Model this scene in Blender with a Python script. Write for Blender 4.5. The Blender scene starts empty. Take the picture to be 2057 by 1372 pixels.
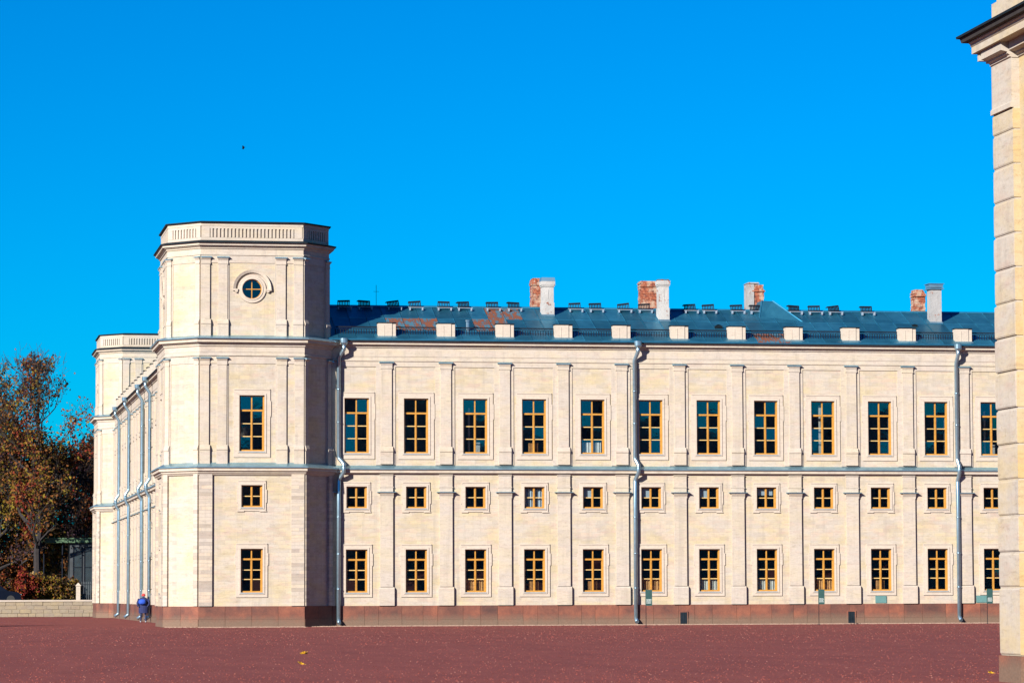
import bpy, bmesh, math, random
from mathutils import Matrix, Vector
random.seed(11)
R = math.radians
SC = bpy.context.scene
COL = SC.collection

# ------------------------------------------------------------------ camera
F, PITCH, YAW, ROLL = 6762.6, 0.0746954, 0.1723207, -0.0035148
fw = Vector((math.sin(YAW)*math.cos(PITCH), math.cos(YAW)*math.cos(PITCH), math.sin(PITCH)))
rt = Vector((math.cos(YAW), -math.sin(YAW), 0)); up = rt.cross(fw)
Rv = rt*math.cos(ROLL)+up*math.sin(ROLL); Uv = -rt*math.sin(ROLL)+up*math.cos(ROLL)
cd = bpy.data.cameras.new('camera'); cam = bpy.data.objects.new('camera', cd); COL.objects.link(cam)
cam.matrix_world = Matrix(((Rv.x, Uv.x, -fw.x, 0), (Rv.y, Uv.y, -fw.y, 0), (Rv.z, Uv.z, -fw.z, 1.65), (0, 0, 0, 1)))
cd.sensor_width = 36; cd.lens = F/2057*36; cd.clip_end = 6000; cd.clip_start = .5
SC.camera = cam
SC.cycles.diffuse_bounces = 2

# ------------------------------------------------------------------ light
SUN_EL, KX = R(22.5), 0.96
sh = Vector((-KX, -1.0)).normalized()
sdir = Vector((sh.x*math.cos(SUN_EL), sh.y*math.cos(SUN_EL), math.sin(SUN_EL)))
sl = bpy.data.lights.new('sun', 'SUN'); sl.energy = 5.0; sl.angle = R(.5); sl.color = (1, .945, .86)
so = bpy.data.objects.new('sun', sl); COL.objects.link(so)
so.rotation_euler = sdir.to_track_quat('Z', 'Y').to_euler(); so.location = (0, 0, 60)
W = bpy.data.worlds.new('World'); SC.world = W; W.use_nodes = True
nt = W.node_tree; nt.nodes.clear()
sky = nt.nodes.new('ShaderNodeTexSky'); sky.sky_type = 'NISHITA'; sky.sun_disc = False
sky.sun_elevation = SUN_EL; sky.sun_rotation = math.atan2(sh.x, sh.y)
sky.air_density = 1.0; sky.dust_density = 0.0; sky.ozone_density = 6.0
mul = nt.nodes.new('ShaderNodeMix'); mul.data_type = 'RGBA'; mul.blend_type = 'MULTIPLY'; mul.inputs[0].default_value = 1
mul.inputs[7].default_value = (0.0, .41, .60, 1)
bg = nt.nodes.new('ShaderNodeBackground'); bg.inputs[1].default_value = 0.056
wo = nt.nodes.new('ShaderNodeOutputWorld')
gmn = nt.nodes.new('ShaderNodeGamma'); gmn.inputs[1].default_value = 1.25; nt.links.new(sky.outputs[0], gmn.inputs[0]); nt.links.new(gmn.outputs[0], mul.inputs[6]); nt.links.new(mul.outputs[2], bg.inputs[0]); nt.links.new(bg.outputs[0], wo.inputs[0])
SC.view_settings.view_transform = 'Standard'; SC.view_settings.look = 'None'
SC.view_settings.exposure = 1.17; SC.view_settings.gamma = 1; SC.view_settings.use_curve_mapping = False

# ------------------------------------------------------------------ materials
def newmat(name):
    m = bpy.data.materials.new(name); m.use_nodes = True
    t = m.node_tree; b = t.nodes['Principled BSDF']
    return m, t, b
def N(t, typ, **kw):
    n = t.nodes.new(typ)
    for k, v in kw.items(): setattr(n, k, v)
    return n
def ramp(t, src, stops):
    r = N(t, 'ShaderNodeValToRGB'); el = r.color_ramp.elements
    while len(el) < len(stops): el.new(.5)
    for e, (p, c) in zip(el, stops): e.position = p; e.color = (*c, 1)
    t.links.new(src, r.inputs[0]); return r.outputs[0]
def mixc(t, fac, a, b, mode='MIX'):
    m = N(t, 'ShaderNodeMix', data_type='RGBA', blend_type=mode)
    for i, v in ((0, fac), (6, a), (7, b)):
        if isinstance(v, (int, float)): m.inputs[i].default_value = v
        elif isinstance(v, tuple): m.inputs[i].default_value = (*v, 1)
        else: t.links.new(v, m.inputs[i])
    return m.outputs[2]
def objco(t, scale=(1, 1, 1), rnd=True):
    tc = N(t, 'ShaderNodeTexCoord'); mp = N(t, 'ShaderNodeMapping'); mp.inputs['Scale'].default_value = scale
    if rnd:
        oi = N(t, 'ShaderNodeObjectInfo'); vm = N(t, 'ShaderNodeVectorMath', operation='MULTIPLY_ADD')
        cb = N(t, 'ShaderNodeCombineXYZ')
        for i in range(3): t.links.new(oi.outputs['Random'], cb.inputs[i])
        t.links.new(cb.outputs[0], vm.inputs[0]); vm.inputs[1].default_value = (37, 53, 0); t.links.new(tc.outputs['Object'], vm.inputs[2])
        t.links.new(vm.outputs[0], mp.inputs[0])
    else: t.links.new(tc.outputs['Object'], mp.inputs[0])
    return mp.outputs[0], tc
def noise(t, vec, sc, det=4, rough=.55):
    n = N(t, 'ShaderNodeTexNoise'); n.inputs['Scale'].default_value = sc; n.inputs['Detail'].default_value = det
    n.inputs['Roughness'].default_value = rough; t.links.new(vec, n.inputs['Vector']); return n.outputs[0]
def bump(t, b, h, strength=.3, dist=.02):
    n = N(t, 'ShaderNodeBump'); n.inputs['Strength'].default_value = strength; n.inputs['Distance'].default_value = dist
    t.links.new(h, n.inputs['Height']); t.links.new(n.outputs[0], b.inputs['Normal'])

def stone(name, base, yel, pink, blk=(.85, .3), blotch=.5, courses=.35, rnd=False, stain=.45, pits=False):
    m, t, b = newmat(name)
    v, tc = objco(t, rnd=rnd)
    sx = N(t, 'ShaderNodeSeparateXYZ'); t.links.new(v, sx.inputs[0])
    ad = N(t, 'ShaderNodeMath', operation='ADD'); t.links.new(sx.outputs[0], ad.inputs[0]); t.links.new(sx.outputs[1], ad.inputs[1])
    cb = N(t, 'ShaderNodeCombineXYZ'); t.links.new(ad.outputs[0], cb.inputs[0]); t.links.new(sx.outputs[2], cb.inputs[1])
    br = N(t, 'ShaderNodeTexBrick'); t.links.new(cb.outputs[0], br.inputs['Vector'])
    br.inputs['Scale'].default_value = 1; br.inputs['Brick Width'].default_value = blk[0]; br.inputs['Row Height'].default_value = blk[1]
    br.inputs['Mortar Size'].default_value = .008; br.inputs['Mortar Smooth'].default_value = .3
    br.inputs['Color1'].default_value = (0, 0, 0, 1); br.inputs['Color2'].default_value = (1, 1, 1, 1); br.inputs['Mortar'].default_value = (.5, .5, .5, 1)
    br.offset = .43; br.squash = .8; br.squash_frequency = 3
    mp2 = N(t, 'ShaderNodeMapping'); mp2.inputs['Scale'].default_value = (.5, .5, 1.3); t.links.new(v, mp2.inputs[0])
    big = noise(t, mp2.outputs[0], .95, 5, .62)
    mp3 = N(t, 'ShaderNodeMapping'); mp3.inputs['Scale'].default_value = (.6, .6, 2.2); mp3.inputs['Location'].default_value = (9, 4, 7); t.links.new(v, mp3.inputs[0])
    med = noise(t, mp3.outputs[0], 1.9, 5, .66)
    fine = noise(t, v, 14, 4, .65)
    mp5 = N(t, 'ShaderNodeMapping'); mp5.inputs['Scale'].default_value = (2.2, 2.2, 9); t.links.new(v, mp5.inputs[0])
    lay = noise(t, mp5.outputs[0], 1.4, 5, .75)
    c = mixc(t, ramp(t, big, [(.42, (0, 0, 0)), (.62, (blotch,)*3)]), base, yel)
    c = mixc(t, ramp(t, med, [(.50, (0, 0, 0)), (.68, (blotch*.9,)*3)]), c, pink)
    c = mixc(t, ramp(t, br.outputs[0], [(0, (.88,)*3), (1, (1.06,)*3)]) , c, (1, 1, 1), 'MIX') if False else c
    c = mixc(t, courses, c, mixc(t, 1, c, ramp(t, br.outputs[0], [(0, (.76, .74, .73)), (.5, (1, 1, 1)), (1, (1.12, 1.06, .94))]), 'MULTIPLY'))
    c = mixc(t, 1, c, ramp(t, fine, [(.3, (.93,)*3), (.7, (1.04,)*3)]), 'MULTIPLY')
    c = mixc(t, 1, c, ramp(t, lay, [(.28, (.74, .72, .70)), (.46, (.98,)*3), (.72, (1.08, 1.07, 1.05))]), 'MULTIPLY')
    mo = N(t, 'ShaderNodeMath', operation='MULTIPLY'); t.links.new(br.outputs['Fac'], mo.inputs[0]); mo.inputs[1].default_value = courses
    c = mixc(t, mo.outputs[0], c, tuple(x*.62 for x in base))
    # weather streaks running down
    mp4 = N(t, 'ShaderNodeMapping'); mp4.inputs['Scale'].default_value = (2.2, 2.2, .12); t.links.new(v, mp4.inputs[0])
    st = noise(t, mp4.outputs[0], 1.5, 4, .6)
    c = mixc(t, ramp(t, st, [(.52, (0, 0, 0)), (.78, (stain,)*3)]), c, tuple(x*.6 for x in base))
    if pits:
        pn = noise(t, v, 9, 3, .7)
        c = mixc(t, ramp(t, pn, [(.62, (0, 0, 0)), (.72, (.55,)*3)]), c, (base[0]*.72, base[1]*.58, base[2]*.40))
    t.links.new(c, b.inputs['Base Color']); b.inputs['Roughness'].default_value = .88
    b.inputs['Specular IOR Level'].default_value = .25
    bump(t, b, fine, .25, .01)
    return m
def plain(name, col, rough=.7, metal=0, var=.15, sc=3, rnd=True, spec=.5, bmp=0):
    m, t, b = newmat(name); v, _ = objco(t, rnd=rnd)
    n = noise(t, v, sc, 5, .6)
    c = mixc(t, 1, col, ramp(t, n, [(.3, (1-var,)*3), (.7, (1+var,)*3)]), 'MULTIPLY')
    t.links.new(c, b.inputs['Base Color']); b.inputs['Roughness'].default_value = rough; b.inputs['Metallic'].default_value = metal
    b.inputs['Specular IOR Level'].default_value = spec
    if bmp: bump(t, b, n, bmp, .02)
    return m

M = {}
M['wall'] = stone('wall_limestone', (.383, .338, .286), (.395, .328, .21), (.395, .300, .245), blk=(.62, .21), blotch=.9, courses=.42)
M['trim'] = stone('trim_limestone', (.385, .338, .292), (.395, .335, .238), (.39, .305, .255), blk=(.7, .45), blotch=.6, courses=.25, rnd=True)
M['quoin'] = stone('coursed_quoin_stone', (.385, .338, .295), (.39, .33, .25), (.375, .295, .25), blk=(1.3, .18), blotch=.6, courses=1.0, rnd=True)
M['surround'] = stone('window_surround_stone', (.41, .352, .295), (.395, .335, .255), (.40, .32, .27), blk=(.9, .6), blotch=.3, courses=.15, rnd=True, stain=.2)
M['ashlar'] = stone('ashlar_block_stone', (.355, .315, .27), (.37, .30, .19), (.34, .265, .22), blk=(5, 5), blotch=.85, courses=.02, rnd=True, stain=.5, pits=True)
M['ashlar_y'] = stone('ochre_stained_stone', (.37, .300, .195), (.38, .27, .115), (.35, .25, .16), blk=(5, 5), blotch=.7, courses=.05, rnd=True, pits=True)
def plinthmat():
    m, t, b = newmat('red_granite_plinth'); v, tc = objco(t)
    v2, _ = objco(t, rnd=False)
    n = noise(t, v, 1.1, 5, .65); f = noise(t, v, 18, 3, .7)
    c = ramp(t, n, [(.32, (.075, .030, .022)), (.5, (.135, .047, .029)), (.68, (.20, .070, .038))])
    oi = N(t, 'ShaderNodeObjectInfo')
    c = mixc(t, 1, c, ramp(t, oi.outputs['Random'], [(0, (.78, .8, .85)), (1, (1.15, 1.05, 1))]), 'MULTIPLY')
    # dust and splash dirt above the ground
    sx = N(t, 'ShaderNodeSeparateXYZ'); t.links.new(tc.outputs['Object'], sx.inputs[0])
    a = N(t, 'ShaderNodeMath', operation='MULTIPLY_ADD'); t.links.new(n, a.inputs[0]); a.inputs[1].default_value = .55; t.links.new(sx.outputs[2], a.inputs[2])
    c = mixc(t, ramp(t, a.outputs[0], [(.50, (.85,)*3), (.90, (0, 0, 0))]), c, (.135, .088, .058))
    c = mixc(t, 1, c, ramp(t, f, [(.3, (.8,)*3), (.7, (1.15,)*3)]), 'MULTIPLY')
    t.links.new(c, b.inputs['Base Color']); b.inputs['Roughness'].default_value = .75; bump(t, b, f, .4, .01); return m
M['plinth'] = plinthmat()
def roofmat():
    m, t, b = newmat('roof_sheet_metal'); v, _ = objco(t, (1, 1, 1))
    oi = N(t, 'ShaderNodeObjectInfo')
    n = noise(t, v, 1.2, 5, .6)
    c = ramp(t, n, [(.3, (.022, .15, .25)), (.7, (.045, .24, .36))])
    c = mixc(t, 1, c, ramp(t, oi.outputs['Random'], [(0, (.72,)*3), (1, (1.2,)*3)]), 'MULTIPLY')
    t.links.new(c, b.inputs['Base Color']); b.inputs['Metallic'].default_value = .75; b.inputs['Roughness'].default_value = .42
    bump(t, b, n, .25, .05); return m
M['roof'] = roofmat()
def rustmat():
    m, t, b = newmat('rusted_roof_sheet'); v, _ = objco(t, (3, .7, 1))
    n = noise(t, v, 1.8, 6, .7)
    c = ramp(t, n, [(.46, (.03, .10, .15)), (.50, (.08, .03, .02)), (.58, (.17, .045, .015)), (.7, (.07, .03, .02))])
    t.links.new(c, b.inputs['Base Color']); b.inputs['Roughness'].default_value = .85; return m
M['rust'] = rustmat()
M['flash'] = plain('zinc_flashing', (.26, .42, .50), .38, .8, .15, 2)
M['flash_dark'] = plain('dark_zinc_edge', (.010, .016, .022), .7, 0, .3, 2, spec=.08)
M['pipe'] = plain('galvanised_downpipe', (.27, .39, .47), .28, .8, .12, 4)
M['iron'] = plain('black_iron', (.008, .01, .016), .7, 0, .2, 5, spec=.08)
M['ironlt'] = plain('white_bracket_metal', (.25, .30, .36), .5, .3, .1, 5)
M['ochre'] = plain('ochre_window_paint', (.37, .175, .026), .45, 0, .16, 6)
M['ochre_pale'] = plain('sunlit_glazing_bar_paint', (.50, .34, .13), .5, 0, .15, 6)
M['dark'] = plain('dark_room', (.034, .045, .058), .9, 0, .4, 2, spec=.08)
M['curtain'] = plain('pale_curtain', (.40, .36, .32), .9, 0, .15, 6)
M['amber'] = plain('amber_curtain', (.40, .18, .06), .9, 0, .45, 9)
M['bluegrey'] = plain('pale_blue_blind', (.30, .33, .38), .8, 0, .1, 3)
M['leadroof'] = plain('dark_tower_roofing', (.06, .07, .08), .6, .3, .3, 1)
M['white'] = plain('white_painted_render', (.34, .33, .325), .8, 0, .1, 3, bmp=.2)
M['greyrender'] = plain('grey_render', (.27, .26, .26), .85, 0, .15, 3, bmp=.3)
def worn(name, base):
    m, t, b = newmat(name); v, tc = objco(t)
    n = noise(t, v, 2.6, 6, .72); f = noise(t, v, 9, 4, .7); g_ = noise(t, v, 1.2, 4, .6)
    c = mixc(t, ramp(t, g_, [(.4, (0, 0, 0)), (.7, (.6,)*3)]), base, tuple(x*.62 for x in base))
    brk = ramp(t, f, [(.4, (.10, .03, .02)), (.55, (.26, .08, .04)), (.68, (.33, .22, .16))])
    c = mixc(t, ramp(t, n, [(.60, (0, 0, 0)), (.635, (1, 1, 1))]), c, brk)
    t.links.new(c, b.inputs['Base Color']); b.inputs['Roughness'].default_value = .9; b.inputs['Specular IOR Level'].default_value = .1
    bump(t, b, n, .8, .06); return m
M['white'] = worn('worn_white_render', (.36, .345, .33)); M['greyrender'] = worn('worn_grey_render', (.28, .27, .265))
def brickmat():
    m, t, b = newmat('weathered_brick'); v, tc = objco(t)
    n = noise(t, v, 7, 5, .7); n2 = noise(t, v, 2.2, 4, .6)
    c = ramp(t, n, [(.34, (.05, .02, .02)), (.46, (.20, .05, .025)), (.58, (.30, .09, .04)), (.68, (.36, .28, .22))])
    c = mixc(t, ramp(t, n2, [(.48, (0, 0, 0)), (.58, (.85,)*3)]), c, (.36, .25, .18))
    t.links.new(c, b.inputs['Base Color']); b.inputs['Roughness'].default_value = .9; bump(t, b, n, .8, .05); return m
M['brick'] = brickmat()
def glassmat():
    m, t, b = newmat('window_glass'); t.nodes.remove(b); out = [n for n in t.nodes if n.type == 'OUTPUT_MATERIAL'][0]
    tr = N(t, 'ShaderNodeBsdfTransparent'); tr.inputs[0].default_value = (.88, .93, .94, 1)
    gl = N(t, 'ShaderNodeBsdfGlossy'); gl.inputs['Roughness'].default_value = .03; gl.inputs[0].default_value = (.9, .95, 1, 1)
    lw = N(t, 'ShaderNodeLayerWeight'); lw.inputs[0].default_value = .5
    pw_ = N(t, 'ShaderNodeMath', operation='POWER'); t.links.new(lw.outputs['Facing'], pw_.inputs[0]); pw_.inputs[1].default_value = 5
    fr = N(t, 'ShaderNodeMath', operation='MULTIPLY_ADD'); t.links.new(pw_.outputs[0], fr.inputs[0]); fr.inputs[1].default_value = .9; fr.inputs[2].default_value = .085
    v, tc = objco(t); n = noise(t, v, 2.5, 2, .5)
    bp = N(t, 'ShaderNodeBump'); bp.inputs['Strength'].default_value = .05; bp.inputs['Distance'].default_value = .02; t.links.new(n, bp.inputs['Height'])
    t.links.new(bp.outputs[0], gl.inputs['Normal'])
    mx = N(t, 'ShaderNodeMixShader'); t.links.new(fr.outputs[0], mx.inputs[0]); t.links.new(tr.outputs[0], mx.inputs[1]); t.links.new(gl.outputs[0], mx.inputs[2])
    t.links.new(mx.outputs[0], out.inputs[0]); return m
M['glass'] = glassmat()
def groundmat():
    m, t, b = newmat('red_gravel_parade_ground'); v, _ = objco(t, rnd=False)
    mp = N(t, 'ShaderNodeMapping'); mp.inputs['Scale'].default_value = (1.4, .35, 1); t.links.new(v, mp.inputs[0])
    a = noise(t, mp.outputs[0], .5, 7, .7); f = noise(t, v, 9, 4, .7); g = noise(t, v, 60, 2, .6)
    c = ramp(t, a, [(.3, (.143, .045, .042)), (.7, (.200, .062, .054))])
    c = mixc(t, 1, c, ramp(t, f, [(.3, (.80,)*3), (.7, (1.18,)*3)]), 'MULTIPLY')
    c = mixc(t, ramp(t, g, [(.62, (0, 0, 0)), (.72, (.45,)*3)]), c, (.26, .14, .11))
    c = mixc(t, ramp(t, g, [(.25, (.5,)*3), (.36, (0, 0, 0))]), c, (.06, .025, .022))
    sp = noise(t, v, 4.5, 3, .75)
    c = mixc(t, ramp(t, sp, [(.60, (0, 0, 0)), (.70, (.35,)*3)]), c, (.27, .12, .095))
    c = mixc(t, ramp(t, sp, [(.28, (.4,)*3), (.38, (0, 0, 0))]), c, (.085, .022, .022))
    t.links.new(c, b.inputs['Base Color']); b.inputs['Roughness'].default_value = .95; b.inputs['Specular IOR Level'].default_value = .04
    bump(t, b, f, .5, .01); return m
M['ground'] = groundmat()
M['grass'] = plain('rough_grass', (.05, .06, .02), .95, 0, .4, 1.5)
M['gravel'] = plain('pale_gravel_grain', (.24, .16, .12), .95, 0, .4, 4)
M['bark'] = plain('dark_bark', (.016, .012, .012), .95, 0, .4, 4)
for k, c in dict(l_brown=(.125, .047, .013), l_olive=(.12, .085, .010), l_orange=(.17, .055, .008), l_red=(.12, .018, .010), l_dark=(.03, .018, .010), l_crimson=(.11, .012, .010), l_purple=(.04, .02, .028), l_tan=(.17, .11, .045)).items():
    m, t, b = newmat('leaf_'+k[2:]); b.inputs['Base Color'].default_value = (*c, 1); b.inputs['Roughness'].default_value = .8
    v, _ = objco(t); n = noise(t, v, .8, 3, .6)
    t.links.new(mixc(t, 1, c, ramp(t, n, [(.3, (.6,)*3), (.7, (1.4,)*3)]), 'MULTIPLY'), b.inputs['Base Color'])
    b.inputs['Specular IOR Level'].default_value = .1
    M[k] = m
M['sign'] = plain('dark_green_sign_paint', (.02, .06, .055), .5, 0, .15, 5)
M['print'] = plain('pale_sign_print', (.45, .5, .48), .6, 0, .05, 5)
M['teal'] = plain('pale_teal_paint', (.075, .17, .165), .6, 0, .1, 5)
M['kgreen'] = plain('faded_green_fascia', (.045, .09, .045), .7, 0, .25, 2)
M['kdark'] = plain('dark_pavilion_wall', (.03, .035, .04), .6, 0, .3, 2)
M['carglass'] = plain('dark_car_glass', (.004, .006, .01), .3, 0, .1, 2, spec=.2)
M['car'] = plain('dark_blue_car_paint', (.002, .004, .011), .5, 0, .1, 2, spec=.06)
M['rubber'] = plain('tyre_rubber', (.02, .02, .02), .9, 0, .1, 5)
M['blue'] = plain('royal_blue_fabric', (.004, .05, .36), .8, 0, .25, 8)
M['navy'] = plain('navy_coat_fabric', (.004, .009, .06), .85, 0, .25, 8)
M['redhat'] = plain('red_knit', (.42, .03, .03), .9, 0, .2, 10)
M['skin'] = plain('skin', (.55, .33, .24), .6, 0, .05, 8)
M['paleshoe'] = plain('grey_shoe', (.25, .25, .28), .6, 0, .05, 8)
M['jean'] = plain('blue_jeans', (.012, .02, .06), .85, 0, .15, 8)
M['leafyellow'] = plain('yellow_fallen_leaf', (.52, .30, .01), .8, 0, .3, 12)
M['rubble'] = stone('low_wall_stone', (.22, .185, .140), (.26, .205, .125), (.19, .145, .12), blk=(5, 5), blotch=.8, courses=.02, rnd=True, stain=.4)
M['bird'] = plain('dark_feathers', (.004, .004, .008), .9, 0, .1, 5, spec=.02)

# ------------------------------------------------------------------ mesh helpers
class MB:
    def __init__(s, f=None): s.v = []; s.q = []; s.mi = []; s.f = f or (lambda u, n, z: (u, -n, z)); s.cur = 0
    def poly(s, pts, raw=False):
        b = len(s.v); s.v += [p if raw else s.f(*p) for p in pts]; s.q.append(tuple(range(b, b+len(pts)))); s.mi.append(s.cur)
    def box(s, u0, u1, n0, n1, z0, z1):
        b = len(s.v); s.v += [s.f(u, n, z) for u in (u0, u1) for n in (n0, n1) for z in (z0, z1)]
        for q in ((0, 1, 3, 2), (4, 6, 7, 5), (0, 4, 5, 1), (2, 3, 7, 6), (0, 2, 6, 4), (1, 5, 7, 3)):
            s.q.append(tuple(b+i for i in q)); s.mi.append(s.cur)
    def frus(s, a, za, c, zc):        # a, c = (u0,u1,n0,n1)
        b = len(s.v)
        for (r, z) in ((a, za), (c, zc)):
            s.v += [s.f(r[0], r[2], z), s.f(r[1], r[2], z), s.f(r[1], r[3], z), s.f(r[0], r[3], z)]
        for q in ((0, 1, 2, 3), (4, 7, 6, 5), (0, 4, 5, 1), (1, 5, 6, 2), (2, 6, 7, 3), (3, 7, 4, 0)):
            s.q.append(tuple(b+i for i in q)); s.mi.append(s.cur)
    def prof(s, pts, u0, u1):         # closed (n,z) profile swept along u
        b = len(s.v); k = len(pts)
        s.v += [s.f(u0, n, z) for n, z in pts]+[s.f(u1, n, z) for n, z in pts]
        for i in range(k):
            j = (i+1) % k; s.q.append((b+i, b+j, b+k+j, b+k+i)); s.mi.append(s.cur)
        s.q.append(tuple(b+i for i in range(k))); s.q.append(tuple(b+k+i for i in reversed(range(k)))); s.mi += [s.cur]*2
    def tube(s, pts, r, seg=8, cap=True, raw=False):
        P = [Vector(p if raw else s.f(*p)) for p in pts]; rr = r if isinstance(r, (list, tuple)) else [r]*len(P)
        b = len(s.v); ref = Vector((.31, .87, .2)).normalized()
        for i, p in enumerate(P):
            d = (P[min(i+1, len(P)-1)]-P[max(i-1, 0)]).normalized()
            x = d.cross(ref).normalized(); y = d.cross(x)
            for k in range(seg):
                a = 2*math.pi*k/seg; s.v.append(tuple(p+x*math.cos(a)*rr[i]+y*math.sin(a)*rr[i]))
        for i in range(len(P)-1):
            for k in range(seg):
                k2 = (k+1) % seg; s.q.append((b+i*seg+k, b+i*seg+k2, b+(i+1)*seg+k2, b+(i+1)*seg+k)); s.mi.append(s.cur)
        if cap:
            s.q.append(tuple(b+k for k in range(seg))); s.q.append(tuple(b+(len(P)-1)*seg+k for k in range(seg))); s.mi += [s.cur]*2
    def mesh(s, name, mats, fix=True, smooth=False):
        me = bpy.data.meshes.new(name); me.from_pydata(s.v, [], s.q)
        for m in (mats if isinstance(mats, list) else [mats]): me.materials.append(m)
        if isinstance(mats, list): me.polygons.foreach_set('material_index', s.mi)
        if fix:
            bm = bmesh.new(); bm.from_mesh(me); bmesh.ops.recalc_face_normals(bm, faces=bm.faces); bm.to_mesh(me); bm.free()
        if smooth: me.polygons.foreach_set('use_smooth', [True]*len(me.polygons))
        me.update(); return me
def ob(name, me, parent=None, loc=None, rot=None, mat4=None):
    o = bpy.data.objects.new(name, me); COL.objects.link(o); o.parent = parent
    if mat4 is not None: o.matrix_local = mat4
    if loc: o.location = loc
    if rot: o.rotation_euler = rot
    return o
def tag(o, label=None, cat=None, group=None, kind=None):
    for k, v in (('label', label), ('category', cat), ('group', group), ('kind', kind)):
        if v: o[k] = v
    return o
def thing(name, loc, label, cat, group=None, rot=None):
    o = ob(name, None, None, loc, rot); o.empty_display_size = .1
    return tag(o, label, cat, group)
def copy_tree(o, parent=None):
    c = o.copy(); COL.objects.link(c); c.parent = parent
    for ch in list(o.children): copy_tree(ch, c)
    return c

def wall_cells(mb, u0, u1, z0, z1, n, holes, depth=.3):
    us = sorted({u0, u1, *[h[0] for h in holes], *[h[1] for h in holes]}); zs = sorted({z0, z1, *[h[2] for h in holes], *[h[3] for h in holes]})
    for a, b in zip(us, us[1:]):
        for c, d in zip(zs, zs[1:]):
            if any(h[0] <= a+1e-6 and b <= h[1]+1e-6 and h[2] <= c+1e-6 and d <= h[3]+1e-6 for h in holes): continue
            mb.poly([(a, n, c), (b, n, c), (b, n, d), (a, n, d)])
    for a, b, c, d in holes:
        k = n-depth
        mb.poly([(a, n, c), (a, n, d), (a, k, d), (a, k, c)]); mb.poly([(b, n, c), (b, k, c), (b, k, d), (b, n, d)])
        mb.poly([(a, n, c), (a, k, c), (b, k, c), (b, n, c)]); mb.poly([(a, n, d), (b, n, d), (b, k, d), (a, k, d)])

# ------------------------------------------------------------------ ground
mb = MB(); mb.poly([(-2500, 400, 0), (2500, 400, 0), (2500, -4500, 0), (-2500, -4500, 0)])
g = ob('ground', mb.mesh('ground', M['ground'], fix=False)); g['kind'] = 'structure'

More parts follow.
